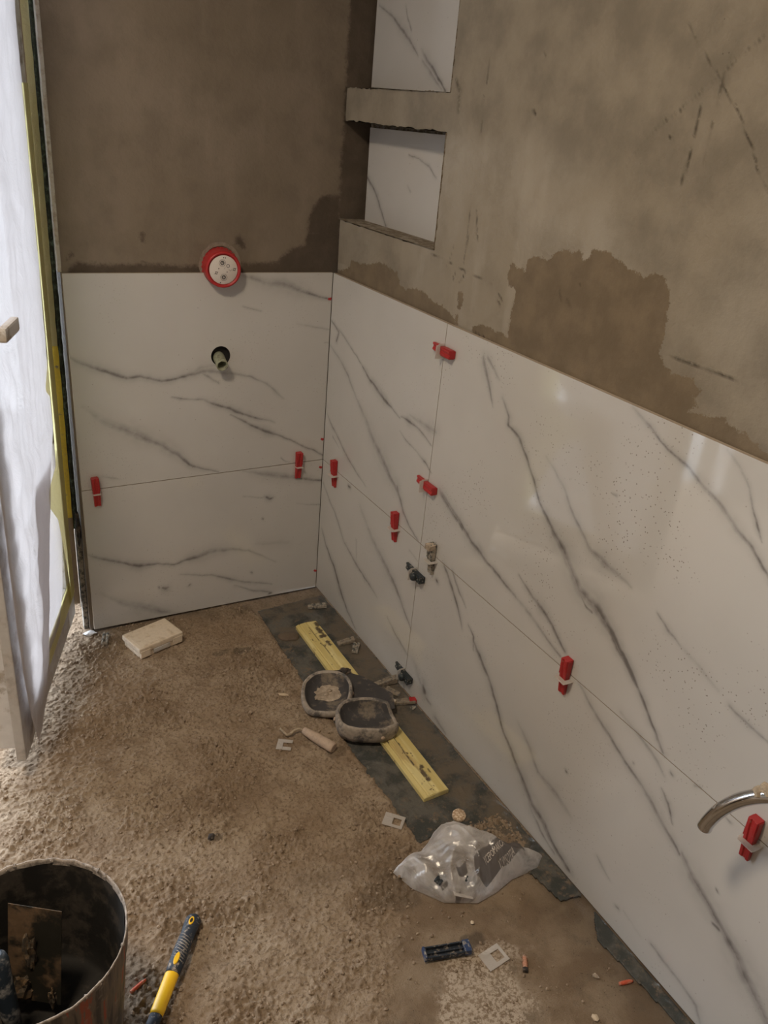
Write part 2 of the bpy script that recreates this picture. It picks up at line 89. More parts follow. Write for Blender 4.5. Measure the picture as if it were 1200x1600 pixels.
def add_tube(bm, pts, rad, n=14, cap=True, mat=0):
    pts = [Vector(p) for p in pts]
    if not isinstance(rad, (list, tuple)): rad = [rad] * len(pts)
    rings = []; ref = None
    for i, p in enumerate(pts):
        t = (pts[min(i + 1, len(pts) - 1)] - pts[max(i - 1, 0)]).normalized()
        if ref is None: ref = t.orthogonal().normalized()
        ref = (ref - t * ref.dot(t)).normalized(); b = t.cross(ref)
        rings.append([bm.verts.new(p + (ref * math.cos(a) + b * math.sin(a)) * rad[i]) for a in [2 * math.pi * j / n for j in range(n)]])
    for a, b in zip(rings, rings[1:]):
        for j in range(n):
            f = bm.faces.new((a[j], a[(j + 1) % n], b[(j + 1) % n], b[j])); f.material_index = mat; f.smooth = True
    if cap:
        for r in (rings[0][::-1], rings[-1]):
            f = bm.faces.new(r); f.material_index = mat
    return rings

def add_lathe(bm, prof, n=32, M=None, mat=0, smooth=True):
    rings = []
    for r, z in prof:
        rings.append([bm.verts.new((r * math.cos(2 * math.pi * j / n), r * math.sin(2 * math.pi * j / n), z)) for j in range(n)])
    for a, b in zip(rings, rings[1:]):
        for j in range(n):
            f = bm.faces.new((a[j], a[(j + 1) % n], b[(j + 1) % n], b[j])); f.smooth = smooth; f.material_index = mat
    for r in (rings[0][::-1], rings[-1]):
        try: bm.faces.new(r).material_index = mat
        except Exception: pass
    vs = [v for r in rings for v in r]
    if M is not None: bmesh.ops.transform(bm, matrix=M, verts=vs)
    return rings

def prism(bm, poly, z0, z1, M=None, mat=0, top=None):
    top = top or poly
    a = [bm.verts.new((p[0], p[1], z0)) for p in poly]; b = [bm.verts.new((p[0], p[1], z1)) for p in top]
    n = len(poly)
    fs = [bm.faces.new(a[::-1]), bm.faces.new(b)] + [bm.faces.new((a[i], a[(i + 1) % n], b[(i + 1) % n], b[i])) for i in range(n)]
    for f in fs: f.material_index = mat
    if M is not None: bmesh.ops.transform(bm, matrix=M, verts=a + b)

# vectorised value noise -------------------------------------------------
def _h(i, j, s):
    n = (i.astype(np.int64) * 374761393 + j.astype(np.int64) * 668265263 + s * 1442695041) & 0xffffffff
    n = ((n ^ (n >> 13)) * 1274126177) & 0xffffffff
    return ((n ^ (n >> 16)) & 0xffff) / 65535.0
def vn(x, y, f, s=0):
    x = np.asarray(x) * f; y = np.asarray(y) * f
    i = np.floor(x); j = np.floor(y); u = x - i; v = y - j; u = u * u * (3 - 2 * u); v = v * v * (3 - 2 * v)
    i = i.astype(np.int64); j = j.astype(np.int64)
    return (_h(i, j, s) * (1 - u) + _h(i + 1, j, s) * u) * (1 - v) + (_h(i, j + 1, s) * (1 - u) + _h(i + 1, j + 1, s) * u) * v
def fbm(x, y, f, o=4, s=0, g=.5):
    r = 0; a = 1; t = 0
    for k in range(o): r = r + a * vn(x, y, f * 2 ** k, s + k * 7); t += a; a *= g
    return r / t
def sstep(a, b, x):
    t = np.clip((x - a) / (b - a), 0, 1); return t * t * (3 - 2 * t)
def sdf(poly, X, Y):            # signed distance, negative inside
    d = np.full(X.shape, 1e9); ins = np.zeros(X.shape, bool); n = len(poly)
    for k in range(n):
        ax, ay = poly[k]; bx, by = poly[(k + 1) % n]
        ex, ey = bx - ax, by - ay; L = ex * ex + ey * ey + 1e-12
        t = np.clip(((X - ax) * ex + (Y - ay) * ey) / L, 0, 1)
        d = np.minimum(d, np.hypot(X - ax - t * ex, Y - ay - t * ey))
        c = ((ay > Y) != (by > Y)) & (X < ex * (Y - ay) / (ey if abs(ey) > 1e-9 else 1e-9) + ax)
        ins ^= c
    return np.where(ins, -d, d)
def veins(lines, X, Y, wob=.004, soft=1.0):
    wx = (fbm(X, Y, 30, 3, 11) - .5) * wob * 2; wy = (fbm(X, Y, 30, 3, 23) - .5) * wob * 2
    streak = .55 + .9 * fbm(X * 1.0 + Y * .6, Y - X * .6, 60, 3, 5)
    U = X + wx; W = Y + wy; out = np.zeros(X.shape)
    for L in lines:
        xs = [p[0] for p in L]; ys = [p[1] for p in L]; m = .06
        sel = (U > min(xs) - m) & (U < max(xs) + m) & (W > min(ys) - m) & (W < max(ys) + m)
        if not sel.any(): continue
        u = U[sel]; v = W[sel]; best = np.zeros(u.shape)
        for a, b in zip(L, L[1:]):
            ex, ey = b[0] - a[0], b[1] - a[1]; LL = ex * ex + ey * ey + 1e-12
            t = np.clip(((u - a[0]) * ex + (v - a[1]) * ey) / LL, 0, 1)
            sd = ((u - a[0]) * ey - (v - a[1]) * ex) / math.sqrt(LL)
            d = np.hypot(u - a[0] - t * ex, v - a[1] - t * ey)
            wd = np.maximum((a[2] + (b[2] - a[2]) * t) * .5, .0012) * soft; st = a[3] + (b[3] - a[3]) * t
            core = np.exp(-(d / (wd * .75)) ** 2)
            asym = np.where(sd > 0, 1.0, .75)
            best = np.maximum(best, st * core * asym)
        out[sel] = np.maximum(out[sel], best)
    return np.clip(out * streak * 1.22, 0, 1)

def attr(me, name, arr):
    a = me.attributes.new(name, 'FLOAT', 'POINT'); a.data.foreach_set('value', np.asarray(arr, dtype=np.float32).ravel())

def grid_mesh(P, keep=None):
    """P: (n,m,3) array of points -> mesh; keep: (n-1,m-1) bool"""
    n, m = P.shape[:2]
    idx = np.arange(n * m).reshape(n, m)
    q = np.stack([idx[:-1, :-1], idx[1:, :-1], idx[1:, 1:], idx[:-1, 1:]], -1)
    q = q[keep] if keep is not None else q.reshape(-1, 4)
    me = bpy.data.meshes.new('g')
    me.vertices.add(n * m); me.vertices.foreach_set('co', P.reshape(-1).astype(np.float32))
    me.loops.add(q.size); me.loops.foreach_set('vertex_index', q.reshape(-1).astype(np.int32))
    me.polygons.add(len(q)); me.polygons.foreach_set('loop_start', np.arange(0, q.size, 4, dtype=np.int32))
    me.update(calc_edges=True); me.validate()
    me.polygons.foreach_set('use_smooth', [True] * len(me.polygons))
    return me

# ------------------------------------------------------------------ materials
class NT:
    def __init__(s, name):
        s.m = bpy.data.materials.new(name); s.m.use_nodes = True; s.t = s.m.node_tree
        s.b = s.t.nodes['Principled BSDF']; s.out = s.t.nodes['Material Output']
        s.co = s.t.nodes.new('ShaderNodeTexCoord').outputs['Object']
    def n(s, ty, **k):
        n = s.t.nodes.new(ty)
        for a, b in k.items(): setattr(n, a, b)
        return n
    def put(s, sock, v):
        if hasattr(v, 'is_output') or isinstance(v, bpy.types.NodeSocket): s.t.links.new(v, sock)
        elif v is not None: sock.default_value = v
    def noise(s, scale, detail=4, rough=.55, dist=0, vec=None):
        n = s.n('ShaderNodeTexNoise'); s.put(n.inputs['Vector'], vec or s.co)
        n.inputs['Scale'].default_value = scale; n.inputs['Detail'].default_value = detail
        n.inputs['Roughness'].default_value = rough; n.inputs['Distortion'].default_value = dist
        return n.outputs['Fac']
    def voro(s, scale, feat='F1', vec=None):
        n = s.n('ShaderNodeTexVoronoi', feature=feat); s.put(n.inputs['Vector'], vec or s.co); n.inputs['Scale'].default_value = scale
        return n.outputs['Distance']
    def stretch(s, sc, rot=(0, 0, 0)):
        n = s.n('ShaderNodeMapping'); s.put(n.inputs['Vector'], s.co); n.inputs['Scale'].default_value = sc; n.inputs['Rotation'].default_value = rot
        return n.outputs['Vector']
    def attr(s, name): return s.n('ShaderNodeAttribute', attribute_name=name).outputs['Fac']
    def math(s, op, a, b=0.0, c=None, clamp=False):
        n = s.n('ShaderNodeMath', operation=op, use_clamp=clamp); s.put(n.inputs[0], a); s.put(n.inputs[1], b)
        if c is not None: s.put(n.inputs[2], c)
        return n.outputs[0]
    def ramp(s, v, a, b, c=0.0, d=1.0):
        n = s.n('ShaderNodeMapRange', interpolation_type='SMOOTHSTEP'); s.put(n.inputs[0], v)
        for i, x in enumerate((a, b, c, d)): n.inputs[i + 1].default_value = x
        return n.outputs[0]
    def mix(s, f, a, b, mode='MIX'):
        n = s.n('ShaderNodeMix', data_type='RGBA', blend_type=mode); s.put(n.inputs[0], f)
        s.put(n.inputs[6], a if isinstance(a, bpy.types.NodeSocket) else (*a, 1)); s.put(n.inputs[7], b if isinstance(b, bpy.types.NodeSocket) else (*b, 1))
        return n.outputs[2]
    def bump(s, h, st, d=.002):
        n = s.n('ShaderNodeBump'); n.inputs['Strength'].default_value = st; n.inputs['Distance'].default_value = d
        s.put(n.inputs['Height'], h); s.put(s.b.inputs['Normal'], n.outputs[0]); return n
    def fin(s, c, rough=.6, metal=0.0, spec=.5):
        s.put(s.b.inputs['Base Color'], c if isinstance(c, bpy.types.NodeSocket) else (*c, 1))
        s.put(s.b.inputs['Roughness'], rough); s.b.inputs['Metallic'].default_value = metal
        s.b.inputs['Specular IOR Level'].default_value = spec
        return s.m

def dirty(name, c, dirt=(.30, .25, .20), amt=.45, scale=60, rough=.55, metal=0.0, bump=.3, spec=.4):
    t = NT(name); n1 = t.noise(scale, 5, .65); n2 = t.noise(scale * 3, 3)
    f = t.ramp(n1, .62 - amt * .4, .72 - amt * .25)
    c1 = t.mix(t.ramp(n2, .3, .7, 0, .35), c, tuple(x * .75 for x in c))
    col_ = t.mix(f, c1, t.mix(t.ramp(n2, .3, .7), dirt, tuple(x * 1.35 for x in dirt)))
    t.bump(n1, bump, .0015)
    return t.fin(col_, t.ramp(f, 0, 1, rough, .9), metal, spec)

# wall plaster
def plaster(name, light, mid, dark, damp_sharp=.010, bump=.25):
    t = NT(name)
    big = t.noise(2.3, 4, .6, .3); med = t.noise(9, 5, .6); fine = t.noise(90, 6, .7); sm = t.noise(14, 4, .5, 0, t.stretch((1, 1, .25)))
    c = t.mix(t.ramp(big, .35, .65), mid, light)
    c = t.mix(t.math('MULTIPLY', t.ramp(med, .42, .68), .45), c, tuple(x * .72 for x in mid))
    c = t.mix(t.math('MULTIPLY', t.ramp(sm, .5, .72), .3), c, tuple(min(1, x * 1.25) for x in light))
    tone = t.attr('tone'); c = t.mix(tone, c, t.mix(t.ramp(med, .3, .7), mid, tuple(x * .7 for x in mid)))
    rag = t.math('MULTIPLY', t.math('SUBTRACT', t.noise(55, 6, .75), .5), .035)
    rag2 = t.math('MULTIPLY', t.math('SUBTRACT', t.noise(300, 3, .6), .5), .008)
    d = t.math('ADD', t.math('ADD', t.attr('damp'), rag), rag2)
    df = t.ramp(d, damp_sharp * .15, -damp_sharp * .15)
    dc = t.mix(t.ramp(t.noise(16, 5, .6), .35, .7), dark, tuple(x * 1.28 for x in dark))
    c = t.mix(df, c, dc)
    cr = t.attr('crack'); brk = t.ramp(t.noise(140, 3), .3, .5)
    c = t.mix(t.math('MULTIPLY', t.math('MULTIPLY', cr, .85), brk), c, (.035, .028, .02))
    pit = t.ramp(t.voro(60), .10, .04); pm = t.ramp(t.noise(7, 3), .6, .7)
    c = t.mix(t.math('MULTIPLY', t.math('MULTIPLY', pit, pm), .6), c, (.06, .045, .03))
    h = t.math('ADD', t.math('MULTIPLY', fine, 1.0), t.math('MULTIPLY', med, 3.5))
    h = t.math('SUBTRACT', h, t.math('MULTIPLY', df, .5)); h = t.math('SUBTRACT', h, cr)
    t.bump(h, bump * 1.8, .004)
    return t.fin(c, t.ramp(df, 0, 1, .93, .82), 0, .2)
M_WR = plaster('grey_plaster', (.36, .325, .275), (.30, .26, .205), (.165, .128, .088))
M_WB = plaster('brown_plaster', (.235, .192, .15), (.20, .162, .122), (.085, .066, .05), .05, .22)

def tile_mat():
    t = NT('polished_marble_porcelain')
    v = t.attr('vein'); cl = t.noise(3.0, 4, .5)
    base = t.mix(t.ramp(cl, .3, .7), (.56, .545, .525), (.515, .50, .48))
    c = t.mix(t.math('MULTIPLY', v, .9), base, (.13, .12, .118))
    # splashes of mortar dust on the glaze
    k = t.noise(5, 3, .5); sp = t.ramp(t.voro(120), .19, .13); sp2 = t.ramp(t.voro(37), .06, .04)
    m = t.math('MULTIPLY', sp, t.ramp(k, .48, .60))
    m = t.math('MAXIMUM', t.math('MULTIPLY', m, t.attr('dust')), t.math('MULTIPLY', sp2, .7))
    c = t.mix(m, c, (.22, .19, .165))
    film = t.ramp(t.noise(6, 5, .65, .4), .48, .72)
    r = t.math('ADD', t.math('MULTIPLY', film, .07), .045); r = t.math('ADD', r, t.math('MULTIPLY', m, .4))
    t.b.inputs['Coat Weight'].default_value = 0
    return t.fin(c, r, 0, .5)
M_TILE = tile_mat()
M_TEDGE = dirty('tile_edge', (.42, .35, .27), amt=.2, scale=90, rough=.8)

def floor_mat():
    t = NT('sandy_screed')
    a = t.noise(3.5, 4, .6); b = t.noise(22, 5, .7); c_ = t.noise(120, 5, .75); d = t.noise(420, 3, .7)
    c = t.mix(t.ramp(a, .35, .65), (.315, .232, .158), (.405, .318, .230))
    c = t.mix(t.math('MULTIPLY', t.ramp(b, .45, .68), .6), c, (.22, .152, .097)); c = t.mix(t.math('MULTIPLY', t.ramp(t.noise(8, 4, .6), .5, .66), .45), c, (.20, .135, .085))
    c = t.mix(t.math('MULTIPLY', t.ramp(c_, .5, .62), .75), c, (.17, .12, .08))
    c = t.mix(t.math('MULTIPLY', t.ramp(d, .60, .70), .45), c, (.52, .44, .35))
    sm = t.attr('smooth')
    s = t.mix(t.ramp(t.noise(9, 5, .6), .38, .62), (.215, .152, .10), (.305, .232, .162))
    s = t.mix(t.math('MULTIPLY', t.ramp(b, .5, .7), .5), s, (.16, .125, .09))
    s = t.mix(t.math('MULTIPLY', t.ramp(t.voro(130), .16, .08), t.ramp(b, .4, .6)), s, (.07, .05, .035))
    c = t.mix(sm, c, s)
    g = t.math('MULTIPLY', t.attr('grit'), t.ramp(t.noise(140, 4, .7), .42, .56))
    c = t.mix(g, c, (.52, .43, .34))
    c = t.mix(t.math('MULTIPLY', t.attr('wet'), .75), c, (.10, .078, .058))
    h = t.math('ADD', t.math('MULTIPLY', c_, 1.0), t.math('MULTIPLY', d, .5))
    t.bump(h, .8, .005)
    return t.fin(c, .95, 0, .15)
M_FLOOR = floor_mat()
M_PEB = dirty('gravel_grains', (.36, .275, .195), (.20, .145, .10), .5, 40, .95)

def mat_mat():
    t = NT('bitumen_sheet')
    a = t.noise(14, 6, .7, .4); b = t.noise(60, 5, .7); v = t.noise(5, 3)
    c = t.mix(t.ramp(a, .4, .62), (.050, .053, .049), (.120, .113, .100))
    c = t.mix(t.math('MULTIPLY', t.ramp(b, .52, .66), t.ramp(v, .35, .6)), c, (.17, .125, .088))
    c = t.mix(t.math('MULTIPLY', t.ramp(t.noise(32, 6, .75, .6), .63, .70), .5), c, (.30, .28, .25))
    c = t.mix(t.math('MULTIPLY', t.attr('mud'), t.ramp(t.noise(14, 6, .75), .34, .6)), c, (.135, .108, .080))
    t.bump(t.math('ADD', a, b), .7, .004)
    return t.fin(c, .75, 0, .35)
M_MAT = mat_mat()

def foil_mat(name, tint, transp, bumpscale=9, back=1.0):
    t = NT(name)
    df = t.n('ShaderNodeBsdfDiffuse'); tr = t.n('ShaderNodeBsdfTranslucent'); gl = t.n('ShaderNodeBsdfGlossy'); tp = t.n('ShaderNodeBsdfTransparent')
    df.inputs['Color'].default_value = (*tint, 1); tr.inputs['Color'].default_value = (*[x * back for x in tint], 1)
    gl.inputs['Roughness'].default_value = .22
    w1 = t.noise(bumpscale, 6, .6, 1.5); bp = t.n('ShaderNodeBump'); bp.inputs['Strength'].default_value = .5; bp.inputs['Distance'].default_value = .012
    t.put(bp.inputs['Height'], w1)
    for n in (df, tr, gl): t.t.links.new(bp.outputs[0], n.inputs['Normal'])
    m1 = t.n('ShaderNodeMixShader'); m1.inputs[0].default_value = .55
    t.t.links.new(df.outputs[0], m1.inputs[1]); t.t.links.new(tr.outputs[0], m1.inputs[2])
    m2 = t.n('ShaderNodeMixShader'); m2.inputs[0].default_value = .10
    t.t.links.new(m1.outputs[0], m2.inputs[1]); t.t.links.new(gl.outputs[0], m2.inputs[2])
    m3 = t.n('ShaderNodeMixShader'); m3.inputs[0].default_value = transp
    t.t.links.new(m2.outputs[0], m3.inputs[1]); t.t.links.new(tp.outputs[0], m3.inputs[2])
    t.t.links.new(m3.outputs[0], t.out.inputs[0])
    t.t.nodes.remove(t.b); return t.m
M_FOIL = foil_mat('masking_foil', (.86, .80, .79), .015, back=.50)
M_TAPE = foil_mat('yellow_masking_tape', (.93, .87, .45), .03, 30)
M_TAPE2 = dirty('golden_masking_tape', (.90, .70, .10), amt=.1, rough=.5)
M_CLIP = foil_mat('frosted_nylon', (.86, .82, .78), .22, 30)

def bag_mat():
    t = NT('clear_polythene')
    pr = t.n('ShaderNodeBsdfDiffuse'); tp = t.n('ShaderNodeBsdfTransparent'); gl = t.n('ShaderNodeBsdfGlossy'); tl = t.n('ShaderNodeBsdfTranslucent')
    ink = t.attr('ink')
    t.put(pr.inputs['Color'], t.mix(t.ramp(ink, .3, .6), (.80, .77, .76), (.10, .088, .085)))
    tl.inputs['Color'].default_value = (.8, .77, .76, 1); gl.inputs['Roughness'].default_value = .2
    bp = t.n('ShaderNodeBump'); bp.inputs['Strength'].default_value = .35; bp.inputs['Distance'].default_value = .005
    t.put(bp.inputs['Height'], t.noise(26, 5, .6, 1.8))
    for n in (pr, gl, tl): t.t.links.new(bp.outputs[0], n.inputs['Normal'])
    a = t.n('ShaderNodeMixShader'); a.inputs[0].default_value = .3; t.t.links.new(pr.outputs[0], a.inputs[1]); t.t.links.new(tl.outputs[0], a.inputs[2])
    lw = t.n('ShaderNodeLayerWeight'); lw.inputs['Blend'].default_value = .35
    op = t.math('ADD', t.ramp(t.noise(16, 5, .6, 1.0), .35, .7, .28, .72), t.math('MULTIPLY', lw.outputs['Facing'], .5), None, True)
    op = t.math('MAXIMUM', op, t.ramp(ink, .3, .6, 0, .93))
    b = t.n('ShaderNodeMixShader'); t.put(b.inputs[0], op); t.t.links.new(tp.outputs[0], b.inputs[1]); t.t.links.new(a.outputs[0], b.inputs[2])
    c = t.n('ShaderNodeMixShader'); c.inputs[0].default_value = .12; t.t.links.new(b.outputs[0], c.inputs[1]); t.t.links.new(gl.outputs[0], c.inputs[2])
    t.t.links.new(c.outputs[0], t.out.inputs[0]); t.t.nodes.remove(t.b); return t.m
M_BAG = bag_mat()

def glass_mat():
    t = NT('window_glass')
    tp = t.n('ShaderNodeBsdfTransparent'); gl = t.n('ShaderNodeBsdfGlossy'); gl.inputs['Roughness'].default_value = .02
    m = t.n('ShaderNodeMixShader'); m.inputs[0].default_value = .08
    t.t.links.new(tp.outputs[0], m.inputs[1]); t.t.links.new(gl.outputs[0], m.inputs[2]); t.t.links.new(m.outputs[0], t.out.inputs[0])
    t.t.nodes.remove(t.b); return t.m
M_GLASS = glass_mat()
def plain(name, c, rough=.5, metal=0.0, spec=.5):
    t = NT(name); return t.fin(c, rough, metal, spec)
M_PVC = dirty('white_pvc', (.74, .73, .74), (.34, .30, .26), .35, 14, .35)
M_PVCG = dirty('dusty_pvc', (.54, .52, .51), (.40, .37, .35), .5, 18, .5)
M_FRAME = dirty('brown_frame', (.34, .25, .155), (.22, .17, .12), .3, 20, .45)
M_GASKET = plain('rubber_gasket', (.02, .02, .022), .6)
M_FOAM = dirty('green_sealing_foam', (.13, .17, .12), (.03, .035, .025), .8, 70, .9, bump=1)
M_BEAD = dirty('corner_bead', (.55, .52, .47), (.34, .29, .24), .4, 40, .7)
M_RED = dirty('red_plastic', (.42, .028, .03), (.30, .14, .11), .05, 120, .38, bump=.1)
M_BLACKP = dirty('black_plastic', (.022, .030, .036), (.28, .26, .23), .22, 140, .35, bump=.3)
M_CAKED = dirty('mortar_caked_plastic', (.07, .075, .072), (.30, .265, .22), .62, 90, .85, bump=.8)
M_DEBRIS = dirty('caked_wedge', (.09, .09, .085), (.24, .20, .155), .8, 80, .9, bump=.8)
M_BOX = dirty('dusty_white_plastic', (.70, .60, .48), (.50, .41, .31), .35, 40, .5, bump=.15)
M_PEN = dirty('blue_plastic', (.03, .055, .13), (.30, .27, .23), .32, 130, .4)
M_CORK = dirty('cork', (.45, .30, .18), (.62, .50, .38), .5, 160, .9)
M_ORANGE = dirty('orange_plastic', (.62, .12, .06), (.4, .2, .13), .3, 160, .5)
M_DUSTPLUG = dirty('dusty_pink_plastic', (.55, .28, .18), (.3, .2, .14), .35, 160, .7)
M_WOODCHIP = dirty('chip', (.62, .50, .36), amt=.2, rough=.9)
M_HANDLE = dirty('dusty_beech', (.50, .38, .29), (.36, .28, .22), .4, 60, .8)
M_STEEL = dirty('steel', (.32, .30, .28), (.25, .2, .15), .5, 40, .38, 1.0, .15)
M_WIRE = dirty('caked_steel', (.30, .24, .17), (.35, .28, .2), .6, 90, .8)
M_CHROME = dirty('chrome', (.62, .63, .65), (.30, .24, .17), .12, 30, .12, 1.0, .05)
M_PAD = dirty('pad_rubber', (.060, .056, .057), (.17, .14, .11), .28, 22, .7, bump=.3)
M_PADRIM = dirty('pad_rim', (.10, .093, .09), (.29, .25, .21), .66, 30, .85, bump=.6)
M_MORTAR = dirty('dried_mortar', (.30, .24, .18), (.38, .31, .24), .6, 35, .95, bump=1)
M_CLOTH = dirty('dark_strap', (.035, .030, .028), (.12, .09, .07), .4, 50, .9)
M_YEL = plain('yellow_rubber', (.86, .50, .012), .42)
M_GRIP = dirty('grip_rubber', (.020, .028, .042), (.26, .22, .18), .22, 110, .6)
M_CAPW = plain('white_plastic_face', (.66, .60, .55), .5)
M_INK = plain('grey_print', (.10, .09, .09), .6)
M_HOLE = plain('hole_dark', (.012, .011, .010), .9)
M_CONDUIT = dirty('green_grey_conduit', (.30, .31, .22), (.16, .15, .11), .3, 80, .7)
def batten_mat():
    t = NT('yellow_painted_batten')
    g = t.noise(9, 5, .6, .3, t.stretch((.5, 6, 1))); b = t.noise(34, 5, .7); c = t.mix(t.ramp(g, .4, .65), (.62, .50, .20), (.72, .62, .30))
    c = t.mix(t.math('MULTIPLY', t.ramp(t.noise(16, 3, .5, 0, t.stretch((.35, 3, 1))), .62, .68), .5), c, (.40, .27, .12))
    c = t.mix(t.ramp(b, .61, .66), c, (.13, .09, .05))
    c = t.mix(t.attr('stain'), c, (.085, .06, .04))
    t.bump(g, .3, .002); return t.fin(c, .6, 0, .3)
M_BATTEN = batten_mat()
def bucket_mat():
    t = NT('mortar_streaked_bucket')
    v = t.stretch((2.2, 2.2, .35)); n1 = t.noise(13, 5, .6, .6, v); n2 = t.noise(26, 5, .7, .3, v); n3 = t.noise(60, 4)
    c = t.mix(t.ramp(n1, .40, .52), (.055, .050, .048), (.17, .135, .11))
    c = t.mix(t.ramp(n2, .58, .64), c, (.28, .19, .10)); c = t.mix(t.ramp(n1, .54, .58), c, (.34, .085, .05))
    c = t.mix(t.math('MULTIPLY', t.ramp(n3, .6, .7), .5), c, (.30, .26, .22)); t.bump(n2, .5, .003)
    return t.fin(c, .6, 0, .4)
M_BUCKET = bucket_mat()
M_BIN = dirty('bucket_inside', (.016, .014, .012), (.045, .036, .028), .4, 22, .8, bump=1)
M_RIM = dirty('crusted_rim', (.20, .17, .145), (.34, .29, .25), .6, 90, .9, bump=1)
M_BLADE = dirty('dirty_trowel_blade', (.040, .036, .028), (.14, .088, .05), .36, 16, .42, 0.4, .25)
M_WHITEP = plain('white_paint', (.62, .60, .57), .8)
M_SLAB = dirty('balcony_concrete', (.46, .46, .46), (.3, .3, .3), .4, 20, .9)

# ------------------------------------------------------------------ the room
BZ, JZ = 0.0, 0.475
def wall_grid(ax, off, a0, a1, z0, z1, step):
    a = np.arange(a0, a1 + step * .5, step); z = np.arange(z0, z1 + step * .5, step)
    A, Z = np.meshgrid(a, z, indexing='ij'); return A, Z

# back wall: front skin with damp patches, solid behind
st = .005
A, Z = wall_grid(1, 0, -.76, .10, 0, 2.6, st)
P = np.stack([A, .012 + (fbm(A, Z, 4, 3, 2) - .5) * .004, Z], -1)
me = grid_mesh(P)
d = np.minimum.reduce([sdf(p, A, Z) for p in DAMP_BACK] + [sdf(p, A, Z) for p in DAMP_CORNER] + [.012 - A + .02 * (Z < 1.2)])  # damp stains; last term gives the wall inside the niches the same dark colour
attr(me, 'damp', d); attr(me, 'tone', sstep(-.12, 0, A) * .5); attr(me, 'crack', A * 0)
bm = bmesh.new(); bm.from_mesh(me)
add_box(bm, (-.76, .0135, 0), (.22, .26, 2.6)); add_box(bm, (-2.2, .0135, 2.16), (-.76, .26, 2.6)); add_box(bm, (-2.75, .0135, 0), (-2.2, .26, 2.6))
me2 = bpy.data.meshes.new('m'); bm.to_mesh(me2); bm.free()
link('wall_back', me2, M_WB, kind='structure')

# right wall with two tiled niches
NI = [(1.222, 1.478, 'low'), (1.560, 1.93, 'high')]
YL, YR = .0, -.51
ys = np.arange(-3.40, .0001, .005); zs = np.arange(1.0, 2.6001, .005)
Yg, Zg = np.meshgrid(ys, zs, indexing='ij')
Xg = .012 + (fbm(Yg, Zg, 3, 4, 8) - .5) * .008
Yj = Yg.copy(); Zj = Zg.copy()
keep = np.ones((len(ys) - 1, len(zs) - 1), bool)
yc = (ys[:-1] + ys[1:]) / 2; zc = (zs[:-1] + zs[1:]) / 2
for z0, z1, _ in NI:
    keep &= ~((yc[:, None] > YR) & (zc[None, :] > z0) & (zc[None, :] < z1))
edge = np.full(Yg.shape, 1.0)
for z0, z1, _ in NI:
    s = np.abs(np.maximum.reduce([YR - Yg, z0 - Zg, Zg - z1])); edge = np.minimum(edge, s)
jam = np.exp(-(edge / .006) ** 2)
Zj += jam * (fbm(Yg, Zg, 60, 3, 3) - .5) * .010; Yj += jam * (fbm(Yg, Zg, 60, 3, 31) - .5) * .006 * (Yg < -.02); Xg += jam * (fbm(Yg, Zg, 80, 2, 9) - .3) * .004
me = grid_mesh(np.stack([Xg, Yj, Zj], -1), keep)
d = np.minimum.reduce([sdf(p, Yg, Zg) for p in DAMP_RIGHT])
attr(me, 'damp', d)
attr(me, 'crack', veins(CRACKS_RIGHT, Yg, Zg, .003, 1.1))
tone = sstep(.42, .62, fbm(Yg, Zg, 2.2, 3, 77) * .5 + .28 * sstep(1.15, 1.7, Zg) + .25 * sstep(-.55, -.3, Yg) * (Zg > 1.1) + .30 * sstep(-.85, -1.35, Yg) + .15 * sstep(1.3, 1.6, Zg))
attr(me, 'tone', tone)
bm = bmesh.new(); bm.from_mesh(me)
def q(*c): bm.faces.new([bm.verts.new(v) for v in c])
XB = .098
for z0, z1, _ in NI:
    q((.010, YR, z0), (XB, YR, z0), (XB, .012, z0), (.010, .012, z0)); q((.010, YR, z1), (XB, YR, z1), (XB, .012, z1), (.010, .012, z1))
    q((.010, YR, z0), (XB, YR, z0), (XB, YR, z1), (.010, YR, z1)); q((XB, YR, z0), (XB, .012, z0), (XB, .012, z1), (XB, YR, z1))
add_box(bm, (.020, -3.4, 0), (.22, .0, 1.218)); add_box(bm, (XB + .002, -3.4, 1.2), (.22, .0135, 2.6))
add_box(bm, (.020, -3.4, 1.218), (.22, YR - .002, 2.6)); add_box(bm, (.02, YR - .002, 1.482), (.22, .0, 1.556)); add_box(bm, (.02, YR - .002, 1.934), (.22, .0, 2.6))
me2 = bpy.data.meshes.new('m'); bm.to_mesh(me2); bm.free()
link('wall_right', me2, M_WR, kind='structure')
box('wall_left', (-2.95, -3.4, 0), (-2.75, .26, 2.6), M_WR, kind='structure')
box('wall_front', (-2.95, -3.6, 0), (.22, -3.4, 2.6), M_WR, kind='structure')
box('ceiling', (-2.95, -3.6, 2.6), (.22, .26, 2.75), M_WHITEP, kind='structure')

